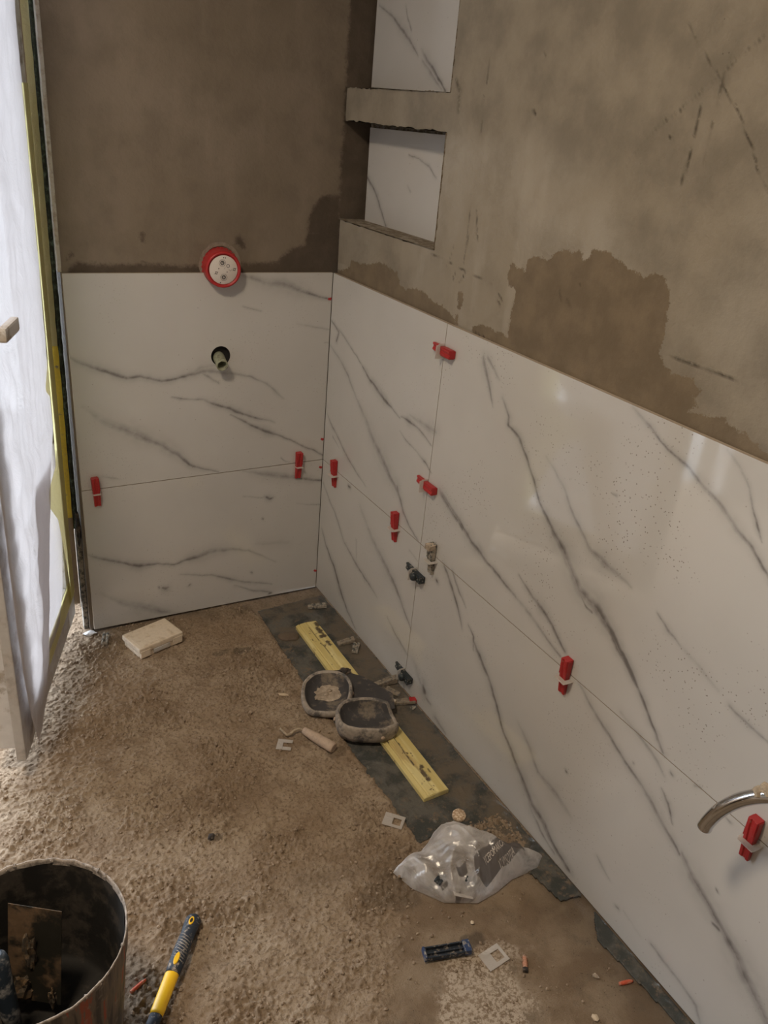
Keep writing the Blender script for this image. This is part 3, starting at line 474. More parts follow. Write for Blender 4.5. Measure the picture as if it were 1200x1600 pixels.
# floor: real relief of trodden sand and screed
def floor_h(X, Y):
    clods = np.clip(fbm(X, Y, 62, 2, 3) - .5, 0, 1) * .017 + np.clip(fbm(X, Y, 120, 2, 33) - .5, 0, 1) * .019 + (fbm(X, Y, 260, 2, 15) - .5) * .008
    swell = (fbm(X, Y, 5, 3, 40) - .5) * .014
    clump = sstep(.45, .7, fbm(X, Y, 9, 3, 60))
    rough = 1 - smooth_mask(X, Y)
    h = -.010 + (clods * (.5 + .9 * clump) + swell) * (rough * .95 + .05)
    h = h + .006 * ridge_mask(X, Y)
    flat = sstep(-.262, -.245, X + (fbm(X, Y, 40, 2, 4) - .5) * .012) * sstep(-1.14, -1.11, Y)
    lip = np.exp(-((X + .268) / .016) ** 2) * (Y > -1.1) * .004
    h = (h + lip) * (1 - flat) + (-.0135) * flat
    tile = sstep(-.03, -.005, X) ; h = h * (1 - tile) + np.minimum(h, -.012) * tile
    b = sstep(-.03, .0, Y) * (X > -.75); h = h * (1 - b) + np.minimum(h, -.010) * b
    return h
def smooth_mask(X, Y):
    n = (fbm(X, Y, 14, 3, 50) - .5) * .12
    return sstep(0, .07, (X + .42) * .9 - (Y + 1.20) * .55 + n - .04) * sstep(.03, -.04, Y + 1.20 + n)
def ridge_mask(X, Y):
    pts = [(-.785, -1.259), (-.582, -1.22), (-.437, -1.168), (-.352, -1.15)]
    d = np.abs(sdf(pts + pts[::-1], X, Y)); return np.exp(-(d / .035) ** 2)
xs = np.arange(-1.36, .0121, .0026); yy = np.arange(-1.95, .2601, .0026)
X, Y = np.meshgrid(xs, yy, indexing='ij')
H = floor_h(X, Y)
me = grid_mesh(np.stack([X, Y, H], -1))
attr(me, 'smooth', smooth_mask(X, Y))
attr(me, 'grit', sstep(.02, -.02, sdf([(-.31, -1.40), (-.22, -1.43), (-.23, -1.53), (-.34, -1.66), (-.50, -1.60), (-.42, -1.44)], X, Y) + (fbm(X, Y, 20, 3, 9) - .5) * .1))
wet = np.zeros(X.shape)
for cx, cy, rx, ry, s in ((-.365, -.255, .035, .022, .8), (-.43, -.24, .03, .014, .6), (-.30, -.775, .03, .018, .5), (-.29, -1.385, .03, .02, .9), (-.36, -1.21, .09, .05, .5), (-.67, -.92, .012, .01, .9), (-.93, -1.22, .06, .06, .5)):
    wet = np.maximum(wet, s * sstep(1.15, .75, np.hypot((X - cx) / rx, (Y - cy) / ry) + (fbm(X, Y, 50, 3, 8) - .5) * .9))
wet = np.maximum(wet, .55 * sstep(-.16, -.02, X) * sstep(-1.25, -1.4, Y)); wet = np.maximum(wet, .7 * sstep(-.12, -.04, Y) * (X > -.76) * fbm(X, Y, 20, 3, 6) * 1.3)
wet = np.maximum(wet, .4 * sstep(.03, -.03, np.abs(Y + 1.12 - (X + .5) * -.15) - .03) * sstep(-.75, -.5, X) * fbm(X, Y, 12, 3, 16))
attr(me, 'wet', np.clip(wet, 0, 1))
bm = bmesh.new(); bm.from_mesh(me)
add_box(bm, (-2.95, -3.6, -.12), (.22, .26, -.035)); add_box(bm, (-2.95, -3.6, -.034), (-1.358, .26, -.012)); add_box(bm, (-1.36, -3.6, -.034), (.02, -1.948, -.012))
me2 = bpy.data.meshes.new('m'); bm.to_mesh(me2); bm.free()
link('floor', me2, M_FLOOR, kind='structure')
box('trim_1', (-3.2, .26, -.14), (.3, 2.2, -.03), M_SLAB, kind='structure')

def fz(x, y): return float(floor_h(np.array([x]), np.array([y]))[0])

# loose grains
bm = bmesh.new(); ico = bmesh.new(); bmesh.ops.create_icosphere(ico, subdivisions=1, radius=1)
vs0 = [v.co.copy() for v in ico.verts]; fs0 = [[v.index for v in f.verts] for f in ico.faces]; ico.free()
N = 8500; cand = 0; V = []; Fc = []
gx = rng.uniform(-1.25, -.03, N * 4); gy = rng.uniform(-1.6, .1, N * 4)
dens = sstep(.42, .62, fbm(gx, gy, 9, 3, 60)) * .8 + .18; dens = dens * (1 - .75 * smooth_mask(gx, gy)) * (gx < -.275 - (gy < -1.12) * -.24)
ok = rng.uniform(0, 1, N * 4) < dens; gx = gx[ok][:N]; gy = gy[ok][:N]; gz = floor_h(gx, gy)
for x, y, z in zip(gx, gy, gz):
    r = .0010 + .0036 * random.random() ** 2.8; s = [r * random.uniform(.7, 1.3) for _ in range(3)]; b = len(V)
    for v in vs0: V.append((x + v.x * s[0] * random.uniform(.8, 1.2), y + v.y * s[1] * random.uniform(.8, 1.2), z + r * .3 + v.z * s[2]))
    Fc += [[b + i for i in f] for f in fs0]
me = bpy.data.meshes.new('m'); me.from_pydata(V, [], Fc)
link('sand_grains', me, M_PEB, label='loose brown sand and mortar grains strewn over the floor', cat='sand', kind='stuff')

# dark membrane sheets along the right wall
def sheet(poly, z, label, seed, mud=()):
    x0, x1 = min(p[0] for p in poly), max(p[0] for p in poly); y0, y1 = min(p[1] for p in poly), max(p[1] for p in poly)
    xs = np.linspace(x0 - .01, x1 + .01, max(6, int((x1 - x0) / .0025))); ys = np.linspace(y0 - .01, y1 + .01, max(6, int((y1 - y0) / .0025)))
    X, Y = np.meshgrid(xs, ys, indexing='ij'); D = sdf(poly, X, Y) + (fbm(X, Y, 40, 3, seed) - .5) * .003
    Zs = z + (fbm(X, Y, 12, 3, seed) - .5) * .002 + np.clip(fbm(X, Y, 60, 3, seed + 2) - .6, 0, 1) * .012
    Dc = (D[:-1, :-1] + D[1:, 1:]) / 2
    me = grid_mesh(np.stack([X, Y, Zs], -1), Dc < 0)
    m = np.zeros(X.shape)
    for cx, cy, rx, ry in mud: m = np.maximum(m, sstep(1.2, .8, np.hypot((X - cx) / rx, (Y - cy) / ry) + (fbm(X, Y, 30, 3, 8) - .5) * .8))
    attr(me, 'mud', m)
    o = link('membrane_sheet', me, M_MAT, label=label, cat='membrane')
    md = o.modifiers.new('thick', 'SOLIDIFY'); md.thickness = .003; md.offset = -1
sheet([(-.243, -.07), (-.258, -.48), (-.263, -.84), (-.262, -1.125), (-.165, -1.112), (-.115, -1.17), (-.07, -1.26), (-.002, -1.262), (-.002, -.055)], -.0085, 'long dark membrane sheet under the yellow batten and knee pads', 3,
      [(-.12, -.09, .14, .05), (-.03, -.45, .06, .3), (-.21, -.24, .04, .05), (-.05, -1.0, .09, .09), (-.05, -.80, .04, .15), (-.04, -1.17, .05, .09)])
sheet([(-.075, -1.27), (-.055, -1.392), (-.002, -1.40), (-.002, -1.235)], -.0035, 'short dark membrane offcut between plastic bag and tiled wall', 17)
sheet([(-.045, -1.50), (-.028, -1.70), (-.05, -1.90), (-.002, -1.92), (-.002, -1.44)], -.0045, 'dark membrane strip along the wall near the lower right picture corner', 29)

# ------------------------------------------------------------------ wall tiles
def tile(plane, corners, lines, label, seed, dust=0.0, holes=(), name='wall_tile', off=0.0, thick=.010, step=.0025, grp=None):
    """corners in wall coordinates: bl, br, tr, tl (a, z)"""
    bl, br, tr, tl = [np.array(c, float) for c in corners]
    nx = int(np.linalg.norm(br - bl) / step); nz = int(np.linalg.norm(tl - bl) / step)
    s, t_ = np.meshgrid(np.linspace(0, 1, nx + 1), np.linspace(0, 1, nz + 1), indexing='ij'); s = s[..., None]; t_ = t_[..., None]
    Q = bl * (1 - s) * (1 - t_) + br * s * (1 - t_) + tr * s * t_ + tl * (1 - s) * t_
    A, Zt = Q[..., 0], Q[..., 1]; keep = np.ones((nx, nz), bool)
    vi = np.maximum(veins(lines, A, Zt, .0035, 1.35), .38 * veins(lines, A, Zt, .006, 3.2))
    for hx, hz, r in holes:
        D = np.hypot(A - hx, Zt - hz); ring = (D < r + step * 1.1) & (D > 1e-6)
        k = np.where(ring, r / np.maximum(D, 1e-6), 1.0); inner = D < r
        Dc = (D[:-1, :-1] + D[1:, 1:] + D[1:, :-1] + D[:-1, 1:]) / 4; keep &= Dc > r
        kk = np.where(ring, k, 1.0); A = hx + (A - hx) * kk; Zt = hz + (Zt - hz) * kk
    P = np.stack([A, np.full(A.shape, off), Zt], -1) if plane == 'y' else np.stack([np.full(A.shape, off), A, Zt], -1)
    me = grid_mesh(P, keep); attr(me, 'vein', vi); attr(me, 'dust', np.full(A.shape, dust))
    bm = bmesh.new(); bm.from_mesh(me)
    def v3(a, o, z): return (a, o, z) if plane == 'y' else (o, a, z)
    cs = [bl, br, tr, tl]
    for k in range(4):
        p, q_ = cs[k], cs[(k + 1) % 4]
        f = bm.faces.new([bm.verts.new(v3(*x)) for x in ((p[0], off + .0002, p[1]), (q_[0], off + .0002, q_[1]), (q_[0], off + thick, q_[1]), (p[0], off + thick, p[1]))]); f.material_index = 1
    if not holes:
        f = bm.faces.new([bm.verts.new(v3(p[0], off + thick, p[1])) for p in cs]); f.material_index = 1
    me2 = bpy.data.meshes.new('m'); bm.to_mesh(me2); bm.free()
    return link(name, me2, [M_TILE, M_TEDGE], label=label, cat='tile')
g = .0009
HP = (-.352, .842)
tile('y', [(-.7536, JZ - .0015 + g), (-.0018, JZ + .002 + g), (-.0018, 1.0715), (-.758, 1.0765)], VEINS_BACK, 'large white marble-look tile with pipe hole under the red cap', 1, .3,
     holes=[(-.345, .841, .0285), (-.343, 1.090, .052)])
tile('y', [(-.750, .0035), (-.0018, -.0060), (-.0018, JZ + .002 - g), (-.7536, JZ - .0015 - g)], VEINS_BACK, 'lower marble-look tile behind the white plastic box', 2, .3)
YJ = -.6205
tile('x', [(YJ + g + .004, JZ + .0015 + g), (-.0015, JZ + .0025 + g), (-.0015, 1.0712), (YJ + g, 1.0712)], VEINS_RIGHT, 'upper marble-look tile in the corner, right wall, below the niches', 3, .2)
tile('x', [(YJ + g + .006, -.008), (-.0015, -.004), (-.0015, JZ + .0025 - g), (YJ + g + .004, JZ + .0015 - g)], VEINS_RIGHT, 'lower marble-look tile on right wall beside the yellow batten', 4, .2)
tile('x', [(-1.90, .4695 + g), (YJ - g + .004, JZ + .0015 + g), (YJ - g, 1.0712), (-1.90, 1.0745)], VEINS_RIGHT, 'upper right glossy tile reflecting the doorway, speckled with mortar dots', 5, 1.0)
tile('x', [(-1.90, .000), (YJ - g + .006, -.006), (YJ - g + .004, JZ + .0015 - g), (-1.90, .4695 - g)], VEINS_RIGHT, 'lower right marble-look tile beside the plastic bag', 6, .4)
tile('x', [(-.506, 1.2235), (-.014, 1.218), (-.008, 1.467), (-.506, 1.472)], VEINS_NICHE, 'small marble-look tile at the back of the lower wall niche', 7, 0, off=.085)
tile('x', [(-.506, 1.5615), (.002, 1.5665), (.002, 1.90), (-.506, 1.90)], VEINS_NICHE, 'small marble-look tile at the back of the upper wall niche', 8, 0, off=.085)

# ------------------------------------------------------------------ levelling wedges and clips
def basis(px, py, pz, loc):       # matrix from three axis vectors
    return Matrix(((px[0], py[0], pz[0], loc[0]), (px[1], py[1], pz[1], loc[1]), (px[2], py[2], pz[2], loc[2]), (0, 0, 0, 1)))
# local frame: x along the wedge (thick end +x), y across, z out of the wall
def wedge_mesh(L=.091, W=.0185, t0=.007, t1=.019, ribs=True):
    bm = bmesh.new(); h = L / 2
    def sec(x, t):
        a = W / 2; g_ = W * .13; dp = min(.0025, t * .3)
        return [(x, -a, 0), (x, a, 0), (x, a, t), (x, g_ * 1.6, t), (x, g_, t - dp), (x, -g_, t - dp), (x, -g_ * 1.6, t), (x, -a, t)]
    secs = [sec(-h, t0), sec(-h * .2, t0 + (t1 - t0) * .42), sec(h * .55, t1 * .92), sec(h, t1)]
    R = [[bm.verts.new(p) for p in s] for s in secs]
    for a, b in zip(R, R[1:]):
        for i in range(8): bm.faces.new((a[i], a[(i + 1) % 8], b[(i + 1) % 8], b[i]))
    bm.faces.new(R[0][::-1]); bm.faces.new(R[-1])
    # raised side rails near the thick end
    for s in (-1, 1): add_box(bm, (h * .10, s * (W / 2 + .0006) - .0008, .002), (h * .96, s * (W / 2 + .0006) + .0008, t1 * .80), bev=.0003)
    bmesh.ops.recalc_face_normals(bm, faces=bm.faces)
    es = [e for e in bm.edges if e.calc_face_angle(0) > .9]
    bmesh.ops.bevel(bm, geom=es, offset=.0006, segments=1, affect='EDGES')
    return from_bm(bm)
W_ME = wedge_mesh(); W_ME.materials.append(M_RED)
def caked_mesh(seed, L=.09, t1=.019, lump=.0016):
    me = wedge_mesh(L=L, t1=t1); bm = bmesh.new(); bm.from_mesh(me)
    bmesh.ops.triangulate(bm, faces=bm.faces); bmesh.ops.subdivide_edges(bm, edges=bm.edges, cuts=2, use_grid_fill=True)
    for v in bm.verts:
        n = mnoise.noise(v.co * 90 + Vector((seed, 0, 0))); v.co += Vector((0, v.co.y * .1, 1)) * max(0, n) * lump * 2
        v.co += Vector((mnoise.noise(v.co * 150), mnoise.noise(v.co * 160 + Vector((9, 0, 0))), mnoise.noise(v.co * 140 + Vector((0, 7, 0))))) * lump * .5
        v.co.z = max(v.co.z, 0)
    return from_bm(bm)
# local frame of clip: plate in the x=0 plane (wedge passes through), y across, z out
def clip_mesh(wy=.030, hz=.026, side=0.006, win_t=.0135):
    bm = bmesh.new(); t = .0008; a = wy / 2; ww = .0104
    add_box(bm, (-t, -a - side, -.001), (t, -ww, hz * .72), bev=.0003)       # cheeks beside the wedge
    add_box(bm, (-t, ww, -.001), (t, a, hz * .72), bev=.0003)
    prism(bm, [(-a - side, win_t), (a, win_t), (a * .75, hz * .95), (-a * .9 - side, hz)], -t, t, M=Matrix(((0, 0, 1, 0), (1, 0, 0, 0), (0, 1, 0, 0), (0, 0, 0, 1))))
    return from_bm(bm)
C_ME = clip_mesh(); C_ME.materials.append(M_CLIP)
C_ME2 = clip_mesh(.024, .022, .0, .0125); C_ME2.materials.append(M_CLIP)
def put(name, me, M, mats=None, **k):
    if mats is not None and not me.materials: me.materials.append(mats)
    o = bpy.data.objects.new(name, me); o.matrix_world = M; col.objects.link(o); return tag(o, **k)
UP, Xn, Yn = Vector((0, 0, 1)), Vector((-1, 0, 0)), Vector((0, -1, 0))
def wmat(wall, along, loc, tilt=0):
    z = Xn if wall == 'right' else Yn
    x = Vector(along).normalized(); 
    if tilt: x = Matrix.Rotation(tilt, 3, z) @ x
    y = z.cross(x); return basis(x, y, z, loc)
E0 = .0006
wedges = [  # wall, axis (towards thick end), location, tilt, wedge mesh, clip mesh, wedge label, clip label, colour
 ('back', (0, 0, 1), (-.716, -E0, .468), .05, W_ME, 'red wedge on the back wall joint, nearest the door', 'frosted clip around the back wall wedge nearest the door', 'r'),
 ('back', (0, 0, 1), (-.089, -E0, .470), 0, W_ME, 'red wedge with dirty top on back wall joint, near the corner', 'frosted clip around the back wall wedge near the corner', 'r'),
 ('right', (0, 0, 1), (-E0, -.098, .468), 0, W_ME, 'red wedge on right wall joint, first from the corner', 'frosted clip around the first right wall wedge from the corner', 'r'),
 ('right', (0, 0, 1), (-E0, -.487, .467), 0, W_ME, 'red wedge on right wall joint, second from the corner', 'frosted clip around the second right wall wedge from the corner', 'r'),
 ('right', (0, 0, 1), (-E0, -1.220, .466), -.02, W_ME, 'red upright wedge below the speckled tile, middle of right wall', 'frosted clip around the red wedge in the middle of right wall', 'r'),
 ('right', (0, 0, 1), (-E0, -1.698, .466), 0, W_ME, 'red upright wedge below the bent chrome pipe', 'frosted clip around the red wedge below the chrome pipe', 'r'),
 ('right', (0, -1, 0), (-E0, -.624, 1.008), 0, W_ME, 'red sideways wedge on vertical joint near the tile tops', 'frosted clip beside the topmost sideways red wedge', 'r'),
 ('right', (0, -1, 0), (-E0, -.618, .652), 0, W_ME, 'red sideways wedge on vertical joint, above the tile crossing', 'frosted clip beside the lower sideways red wedge', 'r'),
 ('right', (0, 0, 1), (-E0, -.683, .468), 0, caked_mesh(3), 'upright mortar-caked dark wedge just right of the tile crossing', 'frosted clip around the upright mortar-caked dark wedge', 'c'),
 ('right', (0, -1, 0), (-E0, -.612, .386), 0, wedge_mesh(), 'black sideways wedge just below the tile crossing', 'frosted clip around black wedge below the tile crossing', 'b'),
 ('right', (0, -1, 0), (-E0, -.612, .050), 0, wedge_mesh(), 'black sideways wedge low on the vertical joint near floor', 'frosted clip around the low black wedge near the floor', 'b'),
]
for i, (wall, ax, loc, tl, me, lw, lc, c) in enumerate(wedges):
    M = wmat(wall, ax, loc, tl)
    if me is not W_ME: me.materials.append({'c': M_CAKED, 'b': M_BLACKP}[c])
    put('levelling_wedge', me, M, label=lw, cat='wedge', group='tile levelling wedges on the joints')
    horiz = ax[2] == 0
    put('levelling_clip', C_ME if not (wall == 'back') else C_ME2, M @ Matrix.Rotation(math.pi if not horiz and False else 0, 4, 'Z') @ Matrix.Translation((-.004 if not horiz else -.002, 0, 0)),
        label=lc, cat='clip', group='levelling clips in the tile joints')
    if c == 'b':      # round boss on the black wedges
        bm = bmesh.new(); add_lathe(bm, [(.0001, .012), (.0115, .012), (.0125, .020), (.0105, .026), (.005, .0275), (.0001, .0275)], 20)
        k = link('knob', from_bm(bm), M_BLACKP)
        wob = [o for o in col.objects if o.name.startswith('levelling_wedge')][-1]
        k.parent = wob; k.location = (.016, 0, 0)
    if c == 'c':
        bm = bmesh.new(); add_box(bm, (.030, -.012, .004), (.045, .009, .026), bev=.002)
        for v in bm.verts: v.co += Vector((0, 1, 1)) * mnoise.noise(v.co * 200) * .003
        k = link('mortar_lump', from_bm(bm), M_MORTAR); k.parent = [o for o in col.objects if o.name.startswith('levelling_wedge')][-1]

# little red spacer ends standing in the corner seam
for z, tl, lb in ((.995, .1, 'tiny red spacer in the wall corner, topmost of four'), (.546, .5, 'tiny red spacer in the corner just above the tile joint'),
              (.448, .5, 'tiny red spacer in the corner just below the tile joint'), (.057, .7, 'tiny red spacer in the corner near the floor')):
    bm = bmesh.new(); prism(bm, [(-.010, -.0035), (.0, -.0045), (.001, .0045), (-.010, .0025)], -.006, .0, M=Matrix.Rotation(math.radians(90), 4, 'X'))
    o = link('corner_spacer', from_bm(bm), M_RED, loc=(-.003, -.0005, z), rot=(0, tl, 0), label=lb, cat='spacer', group='red spacers in the wall corner')

# ------------------------------------------------------------------ red pipe cap
capc = Vector((-.343, .015, 1.090)); dirn = Vector((-.10, -1, -.03)).normalized()
rc = empty('protective_cover', capc, label='red round protective cap with white printed face on back wall', cat='cap')
zq = dirn.to_track_quat('Z', 'Y'); rc.rotation_euler = zq.to_euler()
bm = bmesh.new(); add_lathe(bm, [(.0512, -.02), (.0512, .0), (.0505, .01), (.049, .036), (.0478, .050), (.0455, .052), (.0420, .0515), (.0412, .0475), (.0001, .0475)], 64)
for k in range(26):
    a = 2 * math.pi * k / 26
    add_box(bm, (-.0012, -.0022, .002), (.0016, .0022, .014), M=Matrix.Rotation(a, 4, 'Z') @ Matrix.Translation((.0508, 0, 0)), bev=.0005)
link('cap_shell', from_bm(bm), M_RED, rc, smooth=False)
bm = bmesh.new(); add_lathe(bm, [(.0001, .0472), (.0385, .0472), (.0385, .0488), (.0380, .0492), (.0001, .0492)], 56)
fc = link('cap_face', from_bm(bm), M_CAPW, rc, label='white round face')
def ring(bm, cx, cy, r0_, r1_, z, n=20):
    a = [bm.verts.new((cx + r0_ * math.cos(2 * math.pi * i / n), cy + r0_ * math.sin(2 * math.pi * i / n), z)) for i in range(n)]
    b = [bm.verts.new((cx + r1_ * math.cos(2 * math.pi * i / n), cy + r1_ * math.sin(2 * math.pi * i / n), z)) for i in range(n)]
    for i in range(n): bm.faces.new((a[i], a[(i + 1) % n], b[(i + 1) % n], b[i]))
bm = bmesh.new(); zz = .0495
# face axes: screen right ~ +u, screen up ~ +v  (u, v measured on the photographed face, radius 1)
inv = rc.rotation_euler.to_matrix().inverted()
fu = inv @ (rt - dirn * rt.dot(dirn)).normalized(); fv = inv @ (up - dirn * up.dot(dirn)).normalized()
def fp(u, v): w_ = (fu * u + fv * v) * .0385; return w_.x, w_.y
def fquad(u, v, a, b, rot=0):
    c, s = math.cos(rot), math.sin(rot)
    bm.faces.new([bm.verts.new((*fp(u + x * c - y * s, v + x * s + y * c), zz)) for x, y in ((-a, -b), (a, -b), (a, b), (-a, b))])
for u, v in ((-.15, .50), (.08, -.52)):
    x, y = fp(u, v); ring(bm, x, y, .0026, .0058, zz); ring(bm, x, y, .0080, .0086, zz); ring(bm, x, y, .0098, .0102, zz, 6)
    fquad(u + .01, v + .03, .025, .06)
x, y = fp(.29, .25); ring(bm, x, y, .0033, .0047, zz)
for u, v in ((-.50, -.16), (.78, -.04)):
    for s_ in ((-.07, 0, .018, .085), (.07, 0, .018, .085), (0, .07, .085, .018), (0, -.07, .085, .018)): fquad(u + s_[0], v + s_[1], s_[2], s_[3], -.35)
for u, v in ((-.36, .13), (.27, -.17), (-.12, -.88), (-.1, .86), (.03, .83)): fquad(u, v, .03, .04, .4)
for u0, v0, u1, v1 in ((.36, .02, .50, -.12), (.50, -.12, .62, .0), (.1, .2, .02, .05)):
    fquad((u0 + u1) / 2, (v0 + v1) / 2, math.hypot(u1 - u0, v1 - v0) / 2, .007, math.atan2(v1 - v0, u1 - u0))
link('printed_symbols', from_bm(bm), M_INK, fc, label='grey printed symbols')
bm = bmesh.new(); ring(bm, 0, 0, .050, .060, 0, 48)
for v in bm.verts: v.co.z = 0; v.co *= 1 + .05 * mnoise.noise(v.co * 60)
collar = link('mortar_collar', from_bm(bm), dirty('collar_mortar', (.27, .225, .18), (.19, .155, .12), .5, 60, .95), loc=(-.343, .0095, 1.094), rot=(math.radians(90), 0, 0), label='rough mortar collar around the red cap', cat='mortar collar')

# pipe stub in the tile hole
t = empty('pipe_stub', (-.345, .03, .838), label='short open pipe stub poking from the round hole in tile', cat='pipe')
t.rotation_euler = Vector((-.13, -1, -.18)).normalized().to_track_quat('Z', 'Y').to_euler()
bm = bmesh.new(); add_lathe(bm, [(.0162, -.01), (.0168, .03), (.0160, .055), (.0168, .060), (.0165, .074), (.0148, .0748), (.0128, .074), (.0125, .02)], 36)
link('pipe_wall', from_bm(bm), M_CONDUIT, t)
bm = bmesh.new(); add_lathe(bm, [(.0126, .03), (.0001, .03)], 24); link('pipe_bore', from_bm(bm), M_HOLE, t, label='dark inside of the pipe')
bm = bmesh.new(); add_lathe(bm, [(.0284, -.0115), (.0284, .0004), (.0278, .0004), (.0278, -.0110), (.0001, -.0110)], 40)
tag(link('hole_liner', from_bm(bm), M_HOLE, loc=(-.345, 0, .841), rot=(math.radians(90), 0, 0)), 'dark round hole cut in the back wall tile', 'hole')

# ------------------------------------------------------------------ open balcony door with its foil
Hx, Hy = -.797, .024; D = Vector((-.34752, -.93767, 0)); Nn = Vector((.93767, -.34752, 0))
door = empty('door_1', (Hx, Hy, 0), kind='structure')
LM = basis(D, UP, Nn, (Hx, Hy, 0))      # leaf frame: x along the leaf, y up, z to the room
LMi = door.matrix_world
def leaf(name, lo, hi, m, parent=None, bev=.002, **k):
    bm = bmesh.new(); add_box(bm, lo, hi, bev=bev); bmesh.ops.transform(bm, matrix=Matrix.Translation((-Hx, -Hy, 0)) @ LM, verts=bm.verts)
    return link(name, from_bm(bm), m, parent or door, **k)
lf = leaf('door_leaf', (0, .062, -.062), (.085, 2.10, 0), M_PVC)
leaf('lock_stile', (.56, .062, -.022), (.64, 2.10, 0), M_PVCG, lf, .003)
leaf('lock_stile_body', (.56, .085, -.078), (.620, 2.09, -.024), M_PVC, lf, .003)
leaf('rubber_gasket', (.60, .07, -.0238), (.630, 2.09, -.0215), M_GASKET, lf, 0)
leaf('bottom_rail', (.085, .062, -.058), (.56, .20, -.001), M_PVCG, lf)
leaf('top_rail', (.085, 2.0, -.058), (.56, 2.10, -.001), M_PVC, lf)
leaf('glass_pane', (.08, .19, -.034), (.565, 2.01, -.026), M_GLASS, lf, 0)
# handle
bm = bmesh.new(); add_box(bm, (.592, 1.00, 0), (.622, 1.15, .012), bev=.004); bmesh.ops.transform(bm, matrix=Matrix.Translation((-Hx, -Hy, 0)) @ LM, verts=bm.verts)
hd = link('door_handle', from_bm(bm), M_PVC, lf)
bm = bmesh.new(); add_tube(bm, [(.607, 1.075, .010), (.607, 1.075, .048)], .011, 16)
add_box(bm, (.520, 1.060, .044), (.622, 1.088, .060), bev=.005)
bmesh.ops.transform(bm, matrix=Matrix.Translation((-Hx, -Hy, 0)) @ LM, verts=bm.verts); link('lever', from_bm(bm), M_PVC, hd)
# fixed frame, beside the pier
fr = box('door_frame', (-.812 - Hx, .034 - Hy, .085), (-.779 - Hx, .10 - Hy, 2.16), M_FRAME, door, bev=.002)
box('head_frame', (-2.2 - Hx, .05 - Hy, 2.09), (-.79 - Hx, .12 - Hy, 2.16), M_PVC, door)
box('far_frame', (-2.2 - Hx, .05 - Hy, 0), (-2.14 - Hx, .12 - Hy, 2.09), M_PVC, door)
bm = bmesh.new()
n = 260; V = []
for i in range(n):
    z = .34 + (2.16 - .34) * i / (n - 1)
    for j in range(6):
        x = -.7790 + .0140 * j / 5; V.append(bm.verts.new((x, .040 - .008 * math.sin(math.pi * j / 5) + .006 * mnoise.noise(Vector((x * 60, z * 45, 1))), z)))
for i in range(n - 1):
    for j in range(5): bm.faces.new((V[i * 6 + j], V[i * 6 + j + 1], V[i * 6 + 7 + j], V[i * 6 + 6 + j]))
me = from_bm(bm); link('sealing_foam', me, M_FOAM, smooth=True, label='dark green sealing foam in the gap beside the door frame', cat='foam')
bm = bmesh.new(); add_box(bm, (-.7668, .0085, 1.078), (-.757, .034, 2.16), bev=.002); tag(link('corner_bead', from_bm(bm), M_BEAD), 'whitish plaster corner bead above tile, beside the door', 'corner bead')
bm = bmesh.new()
for (x0, x1, z0, z1) in ((-.7745, -.7610, -.01, .33),): add_box(bm, (x0, .014 if z1 > 1 else .03, z0), (x1, .055, z1), bev=.002)
tag(link('reveal_strip', from_bm(bm), M_CAKED), 'dirty dark strip in the gap at the left tile edge', 'strip')
# torn golden/brown wad at the low end of the tape
def wad(name, c, size, m, seed, sub=3, amp=.45, **k):
    bm = bmesh.new(); bmesh.ops.create_icosphere(bm, subdivisions=sub, radius=1)
    for v in bm.verts:
        n_ = mnoise.noise(v.co * 1.7 + Vector((seed, 0, 0))) + .5 * mnoise.noise(v.co * 4 + Vector((0, seed, 0)))
        v.co *= 1 + amp * n_; v.co = Vector((v.co.x * size[0], v.co.y * size[1], v.co.z * size[2]))
    o = link(name, from_bm(bm), m, smooth=False, loc=c, **k); return o
wad('torn_tape_wad', (-.7685, .026, .345), (.007, .010, .052), M_CLOTH, 5, label='torn dark scrap stuck at the lower end of golden tape', cat='scrap')

# tape strips: sheets in the frame plane
def strip(name, pts, y, m, parent=None, wav=.0015, **k):
    """pts: (z, x_left, x_right)"""
    bm = bmesh.new(); rows = []
    zs = np.arange(pts[0][0], pts[-1][0], .008)
    for z in zs:
        xl = np.interp(z, [p[0] for p in pts], [p[1] for p in pts]); xr = np.interp(z, [p[0] for p in pts], [p[2] for p in pts]); row = []
        for j in range(7):
            x = xl + (xr - xl) * j / 6; x += .0012 * mnoise.noise(Vector((j * .7, z * 30, 3)))
            row.append(bm.verts.new((x, y - wav * (1 + mnoise.noise(Vector((x * 150, z * 22, y * 9)))), z)))
        rows.append(row)
    for a, b in zip(rows, rows[1:]):
        for j in range(6): bm.faces.new((a[j], a[j + 1], b[j + 1], b[j]))
    return link(name, from_bm(bm), m, parent, smooth=True, **k)
strip('masking_tape', [(.88, -.7955, -.7790), (1.0, -.7955, -.7785), (1.36, -.7945, -.7770), (2.1, -.7925, -.7765)], .0335, M_TAPE, label='pale yellow masking tape strip, upper part of door frame', cat='tape')
strip('masking_tape', [(.38, -.7965, -.7810), (.60, -.7965, -.7790), (.87, -.7955, -.7780), (.885, -.7950, -.7790)], .0325, M_TAPE2, label='golden masking tape strip on the lower door frame', cat='tape')

